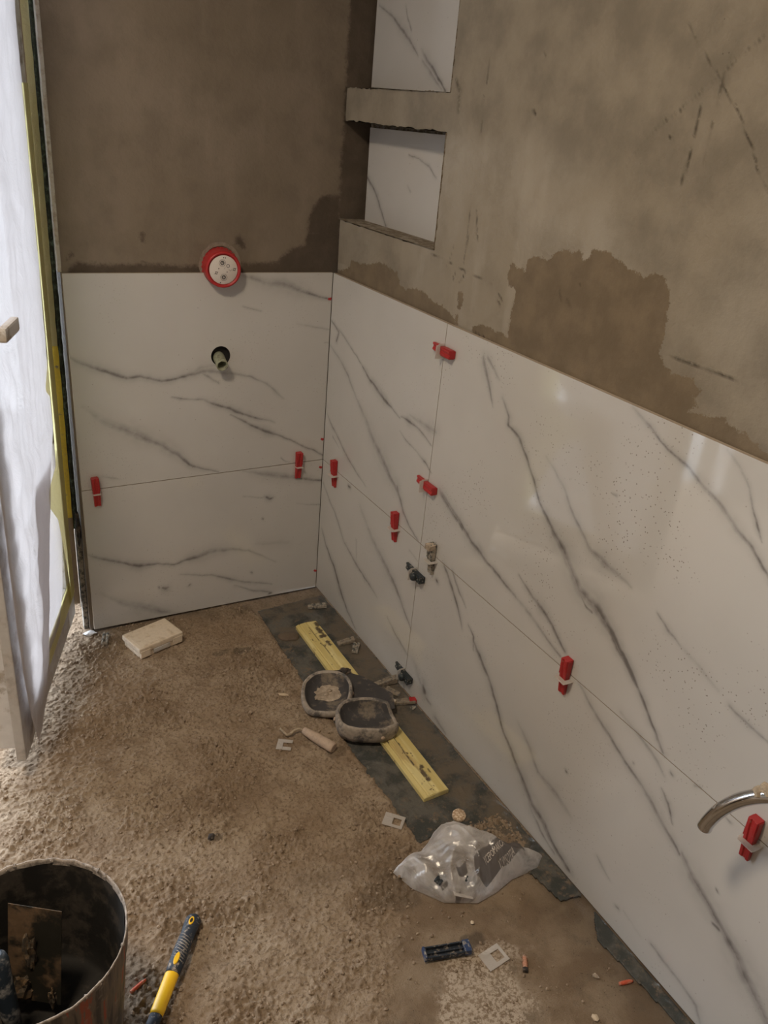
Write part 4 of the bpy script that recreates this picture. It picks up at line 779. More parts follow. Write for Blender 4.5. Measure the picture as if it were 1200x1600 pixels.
# foil sheets in leaf coordinates
def to_leaf(u, z, o): return Vector((Hx, Hy, 0)) + D * u + UP * z + Nn * o
def foil(name, zs, left, right, off, m, amp, seed, ny=150, nx=70, pleat=0.0, **k):
    P = np.zeros((ny, nx, 3))
    for i, z in enumerate(np.linspace(zs[0], zs[-1], ny)):
        ul = np.interp(z, *left); ur = np.interp(z, *right)
        for j in range(nx):
            s = j / (nx - 1); u = ul + (ur - ul) * s
            fold = mnoise.noise(Vector((u * 9, z * 2.2, seed))) + .45 * mnoise.noise(Vector((u * 42 + z * 6, z * 5, seed + 3))) + .25 * abs(mnoise.noise(Vector((u * 20 - z * 25, z * 18, seed + 8))))
            crease = pleat * (abs(mnoise.noise(Vector((u * 9 + z * 7, z * 11 - u * 6, seed)))) - .25)
            P[i, j] = to_leaf(u, z, off(u, z) + amp * (.55 * fold + crease) * min(1, 6 * s + .15) * min(1, 6 * (1 - s) + .25))
    me = grid_mesh(P); return link(name, me, m, **k)
ZL = [.075, .09, .14, .22, .34, .50, .62, .72, 1.0, 2.06]
foil('plastic_foil', ZL, (ZL, [.585, .595, .612, .630, .645, .655, .655, .650, .645, .640]), (ZL, [.555, .53, .440, .405, .355, .290, .230, .155, .135, .105]),
     lambda u, z: .018 + .004 * math.exp(-((z - .62) / .22) ** 2), M_FOIL, .010, 2.0, pleat=1.2, label='white translucent masking foil hanging over the open balcony door', cat='foil')
foil('plastic_foil', [.17, .65], ([.17, .30, .65], [.50, .46, .36]), ([.17, .24, .40, .65], [.22, .15, .09, .06]), lambda u, z: .0045, M_FOIL, .003, 7.0, 60, 40,
     label='second bluish foil layer flat on the door glass, below the flap', cat='foil')
foil('masking_tape', [.132, .206], ([.132, .206], [.50, .44]), ([.132, .206], [.012, .028]), lambda u, z: .0025, M_TAPE, .0012, 4.0, 14, 50, label='cream tape band along the door bottom rail', cat='tape')
ZT = [.14, .22, .30, .38, .48, .56, .585, .62, .68, .80, .83, .845, .90, 1.2, 1.5]
foil('masking_tape', ZT, (ZT, [.07, .11, .15, .17, .20, .285, .29, .17, .16, .155, .20, .19, .14, .14, .14]), (ZT, [.004] * 15), lambda u, z: .004 + .018 * sstep(.03, .16, u), M_TAPE, .0035, 9.0, 140, 16,
     label='crumpled yellow tape fixing the foil to the door edge', cat='tape')

# ------------------------------------------------------------------ things on the floor
def place(o, x, y, rz=0, dz=0.0, tilt=(0, 0)):
    o.location = (x, y, fz(x, y) + dz); o.rotation_euler = (tilt[0], tilt[1], rz); return o

# batten
bx = empty('batten', (-.1375, -.6160, -.0072), (0, 0, math.radians(-90.6)), label='yellow painted wooden batten lying along the wall', cat='batten')
bm = bmesh.new(); L, Wd = .806, .0368
prof = [(-Wd, 0), (Wd, 0), (Wd, .0105), (Wd - .003, .014), (.008, .0155), (.0045, .0125), (.0005, .0125), (-.0025, .0155), (-Wd + .016, .0150), (-Wd + .0135, .012), (-Wd + .010, .0135), (-Wd, .0110)]
xs_ = np.linspace(-L / 2, L / 2, 330); rows = [[bm.verts.new((x + (.004 * mnoise.noise(Vector((y * 90, 1, 3))) if k in (0, len(xs_) - 1) else 0), y + .0006 * mnoise.noise(Vector((x * 14, y * 40, 0))), z)) for y, z in prof] for k, x in enumerate(xs_)]
# extra columns across the top so that stains can be painted per vertex
for a, b in zip(rows, rows[1:]):
    for i in range(len(prof)): bm.faces.new((a[i], a[(i + 1) % len(prof)], b[(i + 1) % len(prof)], b[i]))
bm.faces.new(rows[0][::-1]); bm.faces.new(rows[-1])
bmesh.ops.subdivide_edges(bm, edges=[e for e in bm.edges if abs(e.verts[0].co.y - e.verts[1].co.y) > .012 and min(v.co.z for v in e.verts) > .01], cuts=6, use_grid_fill=True)
me = from_bm(bm); co = np.zeros(len(me.vertices) * 3); me.vertices.foreach_get('co', co); co = co.reshape(-1, 3)
u, v = co[:, 0], co[:, 1]; stn = np.zeros(len(u))
# -x end is the far end after rotation (checked below)
for cx, cy, rx, ry in ((-.345, .022, .022, .008), (-.315, .018, .010, .012), (-.275, .020, .018, .006), (-.385, .030, .014, .008), (-.10, -.028, .012, .007), (.335, .006, .026, .006), (.31, .012, .008, .005), (.20, -.002, .040, .0022), (.27, -.004, .03, .002), (.06, -.020, .03, .003), (-.22, .002, .09, .0016), (.33, .022, .010, .003), (-.33, -.002, .05, .0015), (.16, -.024, .04, .0018)):
    stn = np.maximum(stn, sstep(1.2, .75, np.hypot((u - cx) / rx, (v - cy) / ry) + (fbm(u, v, 110, 3, 5) - .5) * 1.3) * .95)
attr(me, 'stain', stn * (co[:, 2] > .005))
link('board', me, M_BATTEN, bx)

# white plastic box
b = empty('storage_box', (-.604, -.126, -.0075), (0, 0, math.radians(17.4)), label='dusty white plastic case lying near the back wall', cat='box')
bm = bmesh.new(); add_box(bm, (-.070, -.046, 0), (.070, .046, .024), bev=.005); link('case_body', from_bm(bm), M_BOX, b)
bm = bmesh.new(); add_box(bm, (-.0745, -.0500, .022), (.0745, .0500, .0395), bev=.004)
add_box(bm, (-.066, -.042, .0390), (.066, .042, .0402), bev=.0005)
for sx in (-1, 1): add_box(bm, (sx * .055 - .0165, -.0515, .006), (sx * .055 + .0165, -.046, .030), bev=.0015)
lid = link('case_lid', from_bm(bm), M_BOX, b)
bm = bmesh.new(); add_box(bm, (-.028, -.0512, .008), (.028, -.0465, .022), bev=.0015); link('latch', from_bm(bm), M_PVCG, b)

# knee pads
def knee_pad(name, loc, rot, rx, ry, hfun, label, openf, fill=None, straps=()):
    root = empty(name, loc, rot, label=label, cat='knee pad')
    n = 96
    def outline(a, s):
        c, q_ = math.cos(a), math.sin(a); e = 2 / 2.5
        return rx * s * math.copysign(abs(c) ** e, c) * (1 - .06 * q_), ry * s * math.copysign(abs(q_) ** e, q_)
    def ringpts(s, zf, wob=.0):
        o = []
        for i in range(n):
            a = 2 * math.pi * i / n; x, y = outline(a, s + wob * mnoise.noise(Vector((math.cos(a) * 2, math.sin(a) * 2, s * 3 + rx * 50))))
            o.append((x, y, zf(a)))
        return o
    hf = hfun
    bands = [(.80, lambda a: .0), (.92, lambda a: .004), (.985, lambda a: hf(a) * .35), (1.0, lambda a: hf(a) * .62), (.985, lambda a: hf(a) * .9), (.945, lambda a: hf(a)), (.90, lambda a: hf(a) * .985), (.86, lambda a: hf(a) * .90)]
    inner = [(.86, lambda a: hf(a) * .90), (.81, lambda a: hf(a) * .72), (.76, lambda a: hf(a) * .48 + .003), (.68, lambda a: .012 + hf(a) * .14), (.50, lambda a: .013), (.28, lambda a: .011), (.02, lambda a: .0105)]
    def build(bs, mat_, nm):
        bm = bmesh.new(); R = [[bm.verts.new(p) for p in ringpts(s, f, .03)] for s, f in bs]
        for a, b_ in zip(R, R[1:]):
            for i in range(n): bm.faces.new((a[i], a[(i + 1) % n], b_[(i + 1) % n], b_[i]))
        if nm == 'pad_shell': bm.faces.new(R[0][::-1])
        for v in bm.verts:
            if v.co.z > .002: v.co += Vector((0, 0, 1)) * mnoise.noise(v.co * 70) * .0015
        return link(nm, from_bm(bm), mat_, root, smooth=True)
    build(bands, M_PADRIM, 'pad_shell'); build(inner, M_PAD, 'pad_lining')
    for k_, a in enumerate(openf):                          # strap rivets
        x, y = outline(a, 1.0); bm = bmesh.new(); add_lathe(bm, [(.0001, 0), (.0055, 0), (.005, .003), (.0001, .0045)], 14)
        r_ = link('strap_stud', from_bm(bm), M_HANDLE, root, loc=(x, y, hf(a) * .45)); r_.rotation_euler = Vector((math.cos(a), math.sin(a), .25)).to_track_quat('Z', 'Y').to_euler()
    if fill:
        bm = bmesh.new(); R = []
        for s in (1, .85, .6, .35, .12):
            R.append([bm.verts.new((fill[0] + fill[2] * s * math.cos(2 * math.pi * i / 40) * (1 + .12 * mnoise.noise(Vector((i * .4, s * 3, 1)))), fill[1] + fill[3] * s * math.sin(2 * math.pi * i / 40) * (1 + .12 * mnoise.noise(Vector((i * .4, s, 5)))),
                     .0125 + (1 - s) * .007 + .003 * mnoise.noise(Vector((i * .5, s * 6, 2))) * (s < 1))) for i in range(40)])
        for a, b_ in zip(R, R[1:]):
            for i in range(40): bm.faces.new((a[i], a[(i + 1) % 40], b_[(i + 1) % 40], b_[i]))
        bm.faces.new(R[-1]); link('mortar_cake', from_bm(bm), M_MORTAR, root, smooth=True, label='cake of dried mortar inside')
        for dx, dy, s_ in ((-.004, -.018, 1), (.004, -.004, .8), (-.030, -.040, .4)):
            c_ = wad('mortar_crumb', (fill[0] + dx, fill[1] + dy, .020), (.009 * s_, .006 * s_, .005 * s_), M_MORTAR, dx * 900, 2); c_.parent = root
    return root
# local +y points away from the camera
rot1 = math.radians(-30)
knee_pad('knee_pad', (-.2345, -.585, .0015), (math.radians(3), math.radians(-4), rot1), .0715, .0800, lambda a: .046 - .020 * sstep(-.2, -1, math.sin(a)), 'dark round knee pad with dried mortar inside, the farther one',
         (math.pi * .97, .05), fill=(.0, .022, .048, .040))
knee_pad('knee_pad', (-.1905, -.735, .0050), (math.radians(-1), math.radians(1.5), math.radians(-22)), .0860, .0700, lambda a: .052 - .030 * sstep(.80, .98, math.cos(a - .12)), 'dark D-shaped empty knee pad, the nearer one, resting on batten',
         (math.pi * .98, math.pi * 1.60, math.pi * .60))
bm = bmesh.new()
prism(bm, [(-.125, -.50), (-.085, -.535), (-.050, -.640), (-.075, -.700), (-.15, -.690), (-.165, -.60)], .018, .021)
for v in bm.verts: v.co.z += .012 * mnoise.noise(v.co * 25)
tag(link('strap_pad', from_bm(bm), M_PAD, loc=(-.012, -.012, 0)), 'dark rubber flap lying between the two knee pads', 'flap')
wad('dirty_rag', (-.150, -.512, .018), (.026, .014, .012), M_CLOTH, 3, 4, .7, label='crumpled dark brown rag on the batten behind knee pads', cat='rag')

# jointing tool with beech handle
o = empty('jointing_iron', (0, 0, 0), label='small tool with pale wooden handle and bent tang, beside knee pads', cat='tool')
ax0 = Vector((-.352, -.683, .012)); ax1 = Vector((-.306, -.775, .008)); dr = (ax1 - ax0).normalized()
bm = bmesh.new(); LL = (ax1 - ax0).length; prof = [(.0, .0070), (.02, .0095), (.2, .0115), (.45, .0135), (.7, .0140), (.92, .0142), (.98, .0135), (1.0, .0115)]
add_tube(bm, [ax0 + dr * LL * s for s, r in prof], [r for s, r in prof], 22); link('handle', from_bm(bm), M_HANDLE, o)
bm = bmesh.new(); add_tube(bm, [ax0 + dr * .004, (-.360, -.674, .013), (-.372, -.672, .010), (-.388, -.677, .006), (-.397, -.676, .005), (-.400, -.664, .006), (-.404, -.648, .007)], [.003, .0032, .0034, .0036, .0034, .003, .0026], 10)
link('tang', from_bm(bm), M_WIRE, o)

# clips lying about
def flat_frame(w_, h_, wx0, wx1, wy0, wy1, t=.0016):
    bm = bmesh.new()
    for r_ in ((-w_, -h_, wx0, h_), (wx1, -h_, w_, h_), (wx0, -h_, wx1, wy0), (wx0, wy1, wx1, h_)):
        if r_[2] - r_[0] > 1e-5 and r_[3] - r_[1] > 1e-5: add_box(bm, (r_[0], r_[1], 0), (r_[2], r_[3], t))
    bmesh.ops.remove_doubles(bm, verts=bm.verts, dist=1e-6); return from_bm(bm)
fm = flat_frame(.0185, .0245, -.009, .011, -.002, .018)
k = link('loose_clip', fm, M_CLIP, label='square translucent clip on the cut end of the membrane', cat='clip', group='loose levelling clips on the floor'); place(k, -.2815, -1.049, math.radians(-136), .0045, (0, .06))
k = link('loose_clip', flat_frame(.0200, .0250, -.010, .012, -.002, .019), M_CLIP, label='square translucent clip on floor beside the blue plastic piece', cat='clip', group='loose levelling clips on the floor'); place(k, -.2675, -1.437, math.radians(-85), .0035, (.05, 0))
k = link('loose_clip', flat_frame(.0195, .0185, -.004, .0195, -.008, .008), M_CLIP, label='C-shaped translucent clip on sand beside wooden tool handle', cat='clip', group='loose levelling clips on the floor'); place(k, -.414, -.7015, math.radians(-34), .0035, (.04, -.03))

# blue/black plastic channel
k = empty('wedge_gauge', (-.351, -1.3885, -.003), (0, 0, math.radians(-15.5)), label='blue and black hollow plastic wedge lying on floor', cat='plastic piece')
bm = bmesh.new(); hl = .0485
for y0, y1, h0 in ((-.0125, -.0095, .011), (.0095, .0125, .011), (-.0015, .0015, .008)): add_box(bm, (-hl, y0, 0), (hl, y1, h0), bev=.0006)
add_box(bm, (-hl, -.0125, 0), (hl, .0125, .0025)); add_box(bm, (-hl, -.0125, 0), (-hl + .006, .0125, .011), bev=.0006)
link('channel', from_bm(bm), M_GRIP, k)
bm = bmesh.new(); add_box(bm, (hl - .013, -.0132, 0), (hl + .001, .0132, .0135), bev=.0008); link('end_block', from_bm(bm), M_PEN, k, label='blue end block')
bm = bmesh.new(); add_box(bm, (-hl - .001, -.0130, 0), (-hl + .004, .0130, .0125), bev=.0008); link('end_plate', from_bm(bm), M_PEN, k, label='blue end plate')

# cork disc, plugs, chips
bm = bmesh.new(); add_lathe(bm, [(.0001, 0), (.0155, 0), (.0168, .003), (.0168, .010), (.0150, .0130), (.0001, .0135)], 32)
for v in bm.verts: v.co += Vector((0, 0, 1)) * mnoise.noise(v.co * 160) * .001
k = link('cork_disc', from_bm(bm), M_CORK, label='round pale brown cork disc behind the plastic bag', cat='disc'); place(k, -.1245, -1.094, 0, .003, (.15, 0))
def plug(x, y, rz, L_, r_, m, label, cat='wall plug', dz=.004, two=None):
    root = empty('wall_plug', (x, y, fz(x, y) + dz), (0, 0, rz), label=label, cat=cat)
    bm = bmesh.new(); add_tube(bm, [(-L_ / 2, 0, 0), (-L_ / 2 + .002, 0, 0), (L_ * .3, 0, 0), (L_ / 2, 0, 0)], [r_ * .9, r_, r_, r_ * .6], 10)
    for i in range(5): add_tube(bm, [(-L_ * .3 + i * L_ * .13, 0, 0), (-L_ * .3 + i * L_ * .13 + .0012, 0, 0)], [r_ * 1.22, r_ * 1.05], 10)
    link('plug_body', from_bm(bm), m, root)
    if two: bm = bmesh.new(); add_tube(bm, [(-L_ / 2 - .006, 0, -.0005), (-L_ / 2 + .002, 0, 0)], r_ * 1.15, 10); link('plug_collar', from_bm(bm), two, root, label='dark mortar-stained end')
plug(-.2165, -1.4735, math.radians(55), .030, .0048, M_DUSTPLUG, 'dusty pink wall plug standing near the square clip', two=M_CLOTH)
plug(-.058, -1.597, math.radians(-14), .030, .0036, M_ORANGE, 'bright orange wall plug near the lower right tile edge')
plug(-.9165, -1.1925, math.radians(22), .034, .0034, M_ORANGE, 'orange-red plastic strip on floor between bucket and hammer', 'plastic strip')
def chip(x, y, s, m, label, seed, dz=.004, cat='chip'):
    k = wad('mortar_chip', (x, y, fz(x, y) + dz), s, m, seed, 1, .5, label=label, cat=cat); k.rotation_euler = (0, 0, seed); return k
chip(-.333, -.507, (.0055, .0145, .0045), M_WOODCHIP, 'small pale wood chip on sand left of the knee pads', 1.1)
chip(-.105, -1.56, (.008, .005, .004), M_MORTAR, 'small grey mortar chip left of the orange plug', 2.2)
chip(-.165, -1.625, (.006, .008, .004), M_WOODCHIP, 'small pale chip at the bottom edge of the picture', .4)
chip(-.68, -.915, (.010, .009, .008), M_CLOTH, 'dark dirt clod in the middle of the sand', .9)
chip(-.262, -1.352, (.004, .005, .003), M_WOODCHIP, 'tiny pale chip above the square clip', .2)
bm = bmesh.new(); R = []
for s, z in ((1, 0), (.97, .0035), (.8, .006), (.4, .0075), (.05, .0078)):
    R.append([bm.verts.new((.034 * s * math.cos(a) * (1 + .12 * mnoise.noise(Vector((math.cos(a) * 1.5, math.sin(a) * 1.5, 0)))), .024 * s * math.sin(a) * (1 + .15 * mnoise.noise(Vector((math.cos(a) * 1.5, math.sin(a) * 1.5, 4)))), z)) for a in [2 * math.pi * i / 40 for i in range(40)]])
for a, b_ in zip(R, R[1:]):
    for i in range(40): bm.faces.new((a[i], a[(i + 1) % 40], b_[(i + 1) % 40], b_[i]))
bm.faces.new(R[-1])
tag(link('mortar_blob', from_bm(bm), dirty('damp_mortar', (.135, .10, .072), (.10, .075, .055), .3, 20, .7), smooth=True, loc=(-.207, -.245, -.0075), rot=(0, 0, -.4)), 'flat damp mortar blob beside the far end of the batten', 'mortar')

# discarded wedges in the debris along the wall
deb = [  # x, y, rz, length, thick, material, label
 (-.052, -.123, -15, .062, .013, M_CAKED, 'caked grey wedge on the membrane nearest the corner'),
 (-.055, -.345, -3, .056, .014, M_DEBRIS, 'caked brown wedge beside the far half of the batten'),
 (-.043, -.388, 55, .042, .013, M_CAKED, 'short caked wedge standing crosswise beside the batten'),
 (-.040, -.575, -5, .072, .020, M_DEBRIS, 'thick black caked wedge on the floor below the low black wedge'),
 (-.040, -.618, -60, .045, .006, M_DEBRIS, 'flat brown scrap between the two discarded dark wedges'),
 (-.035, -.672, -17, .070, .012, M_DEBRIS, 'caked wedge with a red end lying at the tile foot'),
 (-.730, -.060, 70, .052, .013, M_CAKED, 'grey caked wedge under the tile left of the white case'),
]
for i, (x, y, rz, L_, t1, m, lb) in enumerate(deb):
    me = caked_mesh(10 + i * 3, L_, t1, .002); o = link('discarded_wedge', me, m, label=lb, cat='wedge', group='discarded wedges on the floor')
    place(o, x, y, math.radians(rz), .001 if x < -.3 else -.0, (0, 0)); o.location.z = -.0065 if x > -.2 else fz(x, y) + .001
    if i == 5:
        k = box('red_end', (L_ / 2 - .018, -.0085, .001), (L_ / 2 + .002, .0085, t1 + .0015), M_RED, o, bev=.001, label='red end')
wad('mortar_chip', (-.022, -.705, -.002), (.010, .006, .004), M_CAKED, 3.3, 1, label='grey chip in front of the red-ended wedge', cat='chip')
wad('mortar_chip', (-.068, -.668, .006), (.012, .008, .010), M_BOX, 6.1, 1, label='pale chip on the red-ended caked wedge', cat='chip')
wad('blue_scrap', (-.764, -.004, -.004), (.018, .012, .005), M_PVC, 8, 2, label='pale bluish scrap on the floor under the left tile corner', cat='scrap')

# ------------------------------------------------------------------ polythene bag with its contents
BP = [(-.352, -1.170), (-.318, -1.158), (-.285, -1.160), (-.250, -1.145), (-.215, -1.118), (-.170, -1.116), (-.135, -1.150), (-.105, -1.200), (-.070, -1.245), (-.012, -1.278), (-.045, -1.300), (-.118, -1.300), (-.170, -1.313), (-.224, -1.318), (-.290, -1.286), (-.335, -1.225)]
BC = (-.195, -1.222)
def bag_ridge(x, y):
    v = Vector((x * 13, y * 13, 2.0)); v2 = Vector((x * 31 + y * 9, y * 27, 5.0))
    return .034 * (.35 - abs(mnoise.noise(v)) * 1.7) + .008 * (.3 - abs(mnoise.noise(v2)) * 1.7)
def bag_h(x, y, s):
    top = .080 - .25 * abs(x - BC[0]) ** 1.4 + .01 * math.sin((x + y) * 30)
    return max(0.0, (1 - s ** 2.3)) ** .62 * max(.02, top) + bag_ridge(x, y) * (1 - s ** 6)
def bag_bound(a):
    c, s = math.cos(a), math.sin(a); best = 0
    for i in range(len(BP)):
        x1, y1 = BP[i][0] - BC[0], BP[i][1] - BC[1]; x2, y2 = BP[(i + 1) % len(BP)][0] - BC[0], BP[(i + 1) % len(BP)][1] - BC[1]
        dx, dy = x2 - x1, y2 - y1; den = c * dy - s * dx
        if abs(den) < 1e-9: continue
        t_ = (x1 * dy - y1 * dx) / den; u_ = (x1 * s - y1 * c) / den
        if t_ > 0 and -1e-6 <= u_ <= 1 + 1e-6: best = max(best, t_)
    return best
na, nr = 220, 46; P = np.zeros((na + 1, nr, 3)); bnd = [bag_bound(2 * math.pi * i / na) for i in range(na)]
for i in range(na + 1):
    a = 2 * math.pi * i / na; R_ = bnd[i % na]
    for j in range(nr):
        s = j / (nr - 1); s = 1 - (1 - s) ** 1.25; x = BC[0] + math.cos(a) * R_ * s; y = BC[1] + math.sin(a) * R_ * s
        P[i, j] = (x, y, -.006 + bag_h(x, y, s))
me = grid_mesh(P)
INK = [(-.208, -1.262), (-.150, -1.252), (-.090, -1.236), (-.066, -1.252), (-.066, -1.272), (-.130, -1.288), (-.196, -1.306), (-.216, -1.292)]
ink = sstep(.0015, -.0015, sdf(INK, P[..., 0], P[..., 1]))
for sx, sy, sr in ((-.235, -1.262, .012), (-.262, -1.297, .006), (-.281, -1.268, .007)): ink = np.maximum(ink, .9 * sstep(.002, -.002, np.maximum(np.abs(P[..., 0] - sx) - sr, np.abs(P[..., 1] - sy) - sr * .6)))
attr(me, 'ink', ink)
bag = link('plastic_bag', me, M_BAG, label='crumpled clear plastic bag with dark printed panel, holding loose clips', cat='bag')
dg = None
def text_on_bag(txt, p0, ang, size):
    cu = bpy.data.curves.new('t', 'FONT'); cu.body = txt; cu.size = size; cu.resolution_u = 2; cu.space_character = .95
    to = bpy.data.objects.new('t', cu); col.objects.link(to); bpy.context.view_layer.update()
    m_ = bpy.data.meshes.new_from_object(to.evaluated_get(bpy.context.evaluated_depsgraph_get())); bpy.data.objects.remove(to)
    b_ = bmesh.new(); b_.from_mesh(m_)
    bmesh.ops.triangulate(b_, faces=b_.faces); bmesh.ops.subdivide_edges(b_, edges=[e for e in b_.edges if e.calc_length() > .003], cuts=1)
    c, s_ = math.cos(ang), math.sin(ang)
    for v in b_.verts:
        x = p0[0] + v.co.x * .62 * c - v.co.y * s_; y = p0[1] + v.co.x * .62 * s_ + v.co.y * c
        dx, dy = x - BC[0], y - BC[1]; rr = math.hypot(dx, dy); sN = min(1, rr / max(1e-6, bag_bound(math.atan2(dy, dx))))
        v.co = Vector((x, y, -.006 + bag_h(x, y, sN) + .0022))
    m2 = bpy.data.meshes.new('m'); b_.to_mesh(m2); b_.free(); return link('printed_text', m2, M_CAPW, bag, label='pale printed lettering')
text_on_bag('YCEPOMAKCA', (-.188, -1.282), math.radians(14), .0155)
text_on_bag('12 VMSOTIA', (-.155, -1.296), math.radians(16), .0155)
for x, y, rz, m, lb in ((-.283, -1.25, 30, M_BLACKP, 'small dark piece inside the left part of the bag'), (-.222, -1.285, -50, M_BLACKP, 'black piece inside the bag beside the printed panel')):
    k = link('loose_piece', wedge_mesh(.03, .016, .006, .012), m, label=lb, cat='plastic piece', loc=(x, y, .02), rot=(.2, .3, math.radians(rz)))
for x, y, rz, lb in ((-.30, -1.22, 20, 'frosted clip inside the bag near its left tip'), (-.25, -1.29, 70, 'frosted clip inside the bag at its front edge'), (-.215, -1.25, -30, 'frosted clip inside the bag under the printed panel')):
    k = link('bagged_clip', flat_frame(.018, .022, -.009, .010, -.002, .017), M_CLIP, label=lb, cat='clip', loc=(x, y, .012), rot=(.3, .2, math.radians(rz)), group='clips inside the plastic bag')

# ------------------------------------------------------------------ bucket, trowels
BKC = (-1.090, -1.245); BH = .302
bk = empty('mortar_bucket', (BKC[0], BKC[1], -.008), label='mortar-smeared bucket in the lower left corner', cat='bucket')
def bpt(r, z, a, wob=0):
    k_ = 1 + wob * mnoise.noise(Vector((math.cos(a) * 6, math.sin(a) * 6, z * 12))); return (r * k_ * math.cos(a), r * k_ * math.sin(a), z)
def lathe_w(prof, wob, n=160, zj=0.0):
    bm = bmesh.new(); R = []
    for r, z in prof:
        R.append([bm.verts.new(Vector(bpt(r, z, 2 * math.pi * j / n, wob)) + Vector((0, 0, zj * mnoise.noise(Vector((math.cos(2 * math.pi * j / n) * 9, math.sin(2 * math.pi * j / n) * 9, z * 3))) * (z > BH - .012)))) for j in range(n)])
    for a, b_ in zip(R, R[1:]):
        for j in range(n): bm.faces.new((a[j], a[(j + 1) % n], b_[(j + 1) % n], b_[j]))
    return bm, R
bm, R = lathe_w([(.126, .0), (.1285, .004), (.140, .15), (.1475, .245), (.1505, .262), (.1512, BH - .004)], .004); bm.faces.new(R[0][::-1]); link('bucket_wall', from_bm(bm), M_BUCKET, bk, smooth=True)
bm, R = lathe_w([(.1508, BH - .006), (.1522, BH - .002), (.1518, BH + .001), (.1502, BH + .0015), (.1488, BH - .003), (.1480, BH - .012)], .004, 200, .003); link('bucket_rim', from_bm(bm), M_RIM, bk, smooth=True)
bm, R = lathe_w([(.1480, BH - .008), (.1462, .27), (.1415, .22), (.134, .12), (.131, .085), (.124, .075), (.09, .070), (.04, .066), (.002, .070)], .005)
for v in bm.verts: v.co += Vector((v.co.x, v.co.y, 0)).normalized() * mnoise.noise(v.co * 30) * -.003 + Vector((0, 0, 1)) * mnoise.noise(v.co * 18) * .012 * (v.co.z < .1)
link('bucket_lining', from_bm(bm), M_BIN, bk, smooth=True, label='dark mortar coated inside')
for k_ in range(9):
    a = math.radians(random.uniform(-70, 130)); k = wad('rim_crumb', (.1497 * math.cos(a), .1497 * math.sin(a), BH + random.uniform(-.005, .001)), (.003, .003, .004), M_RIM, k_ * 2.3, 2); k.parent = bk
# rectangular blade standing in the bucket
tr_ = empty('plastering_trowel', (-1.07, -1.17, .27), label='rectangular steel trowel blade standing inside the bucket', cat='trowel')
TL, TR = Vector((-1.108, -1.149, .272)), Vector((-1.032, -1.199, .268)); dn = Vector((-.022, -.035, -.18))
nrm = (TR - TL).cross(dn).normalized() * .0007; off = Vector((-1.07, -1.17, .27))
bm = bmesh.new(); n1, n2 = 2, 30
c8 = [TL - off, TR - off, TR + dn - off, TL + dn - off]
a = [bm.verts.new(p + nrm) for p in c8]; b_ = [bm.verts.new(p - nrm) for p in c8]
bm.faces.new(a); bm.faces.new(b_[::-1])
for i in range(4): bm.faces.new((a[i], a[(i + 1) % 4], b_[(i + 1) % 4], b_[i]))
link('blade', from_bm(bm), M_BLADE, tr_)
bm = bmesh.new(); mid = (c8[0] + c8[1]) / 2 + dn * .55
for v0, s_ in (((c8[0] * .55 + c8[1] * .45) + dn * .50, (.010, .008, .045)), ((c8[0] * .7 + c8[1] * .3) + dn * .85, (.02, .01, .025)), ((c8[0] * .15 + c8[1] * .85) + dn * .93, (.006, .006, .02))):
    o_ = wad('mortar_smear', v0 - nrm * 3, s_, dirty('ochre_mortar', (.20, .125, .065), (.07, .055, .04), .7, 60, .8), v0.x * 100, 3, .8); o_.parent = tr_
gp = empty('trowel_grip', (0, 0, 0), label='blue-grey tool grip standing at the left inside the bucket', cat='tool handle')
bm = bmesh.new(); add_tube(bm, [(-1.1345, -1.2350, .268), (-1.1345, -1.2352, .262), (-1.1343, -1.2358, .250), (-1.133, -1.244, .20), (-1.131, -1.252, .15), (-1.129, -1.26, .09)], [.006, .0125, .0155, .0145, .0150, .0135], 20)
link('grip', from_bm(bm), dirty('blue_grey_grip', (.03, .042, .058), (.26, .25, .24), .34, 40, .5, bump=.1), gp)
bm = bmesh.new(); add_tube(bm, [(-1.129, -1.26, .092), (-1.126, -1.27, .068)], .006, 10); link('shank', from_bm(bm), M_STEEL, gp)

# ------------------------------------------------------------------ hammer
A0 = Vector((-.782, -1.108, .012)); A1 = Vector((-.9375, -1.3215, .020)); dh = (A1 - A0).normalized(); HL = (A1 - A0).length
hm = empty('hammer', A0, label='hammer with black and yellow rubber handle lying by the bucket', cat='hammer')
sd = Vector((-dh.y, dh.x, 0)).normalized(); upv = dh.cross(sd) * -1
if upv.z < 0: upv = -upv
HM = basis(dh, sd, upv, (0, 0, 0))
def htube(prof, m, name, parent=hm, flat=.78, **k):
    bm = bmesh.new(); R = []; n = 24
    for x, r in prof:
        R.append([bm.verts.new((x, r * math.cos(2 * math.pi * j / n), r * flat * math.sin(2 * math.pi * j / n))) for j in range(n)])
    for a, b_ in zip(R, R[1:]):
        for j in range(n): bm.faces.new((a[j], a[(j + 1) % n], b_[(j + 1) % n], b_[j]))
    bm.faces.new(R[0][::-1]); bm.faces.new(R[-1]); bmesh.ops.transform(bm, matrix=HM, verts=bm.verts)
    return link(name, from_bm(bm), m, parent, smooth=True, **k)
GL = .128
gr = htube([(-.004, .007), (0, .0125), (.006, .0155), (.020, .0160), (.040, .0143), (.060, .0150), (.085, .0158), (.105, .0150), (.120, .0142), (GL, .0140)], M_GRIP, 'rubber_grip')
for i in range(9):
    x = .046 + i * .0062; bm = bmesh.new(); add_tube(bm, [(x, -.0122, .0065), (x + .004, -.004, .0118), (x + .008, .006, .0114), (x + .010, .0120, .0075)], .0009, 6)
    bmesh.ops.transform(bm, matrix=HM, verts=bm.verts); link('grip_rib', from_bm(bm), M_PADRIM, gr)
htube([(GL - .002, .0128), (GL + .002, .0134), (GL + .075, .0128), (GL + .082, .0122)], M_YEL, 'yellow_sleeve', label='yellow sleeve')
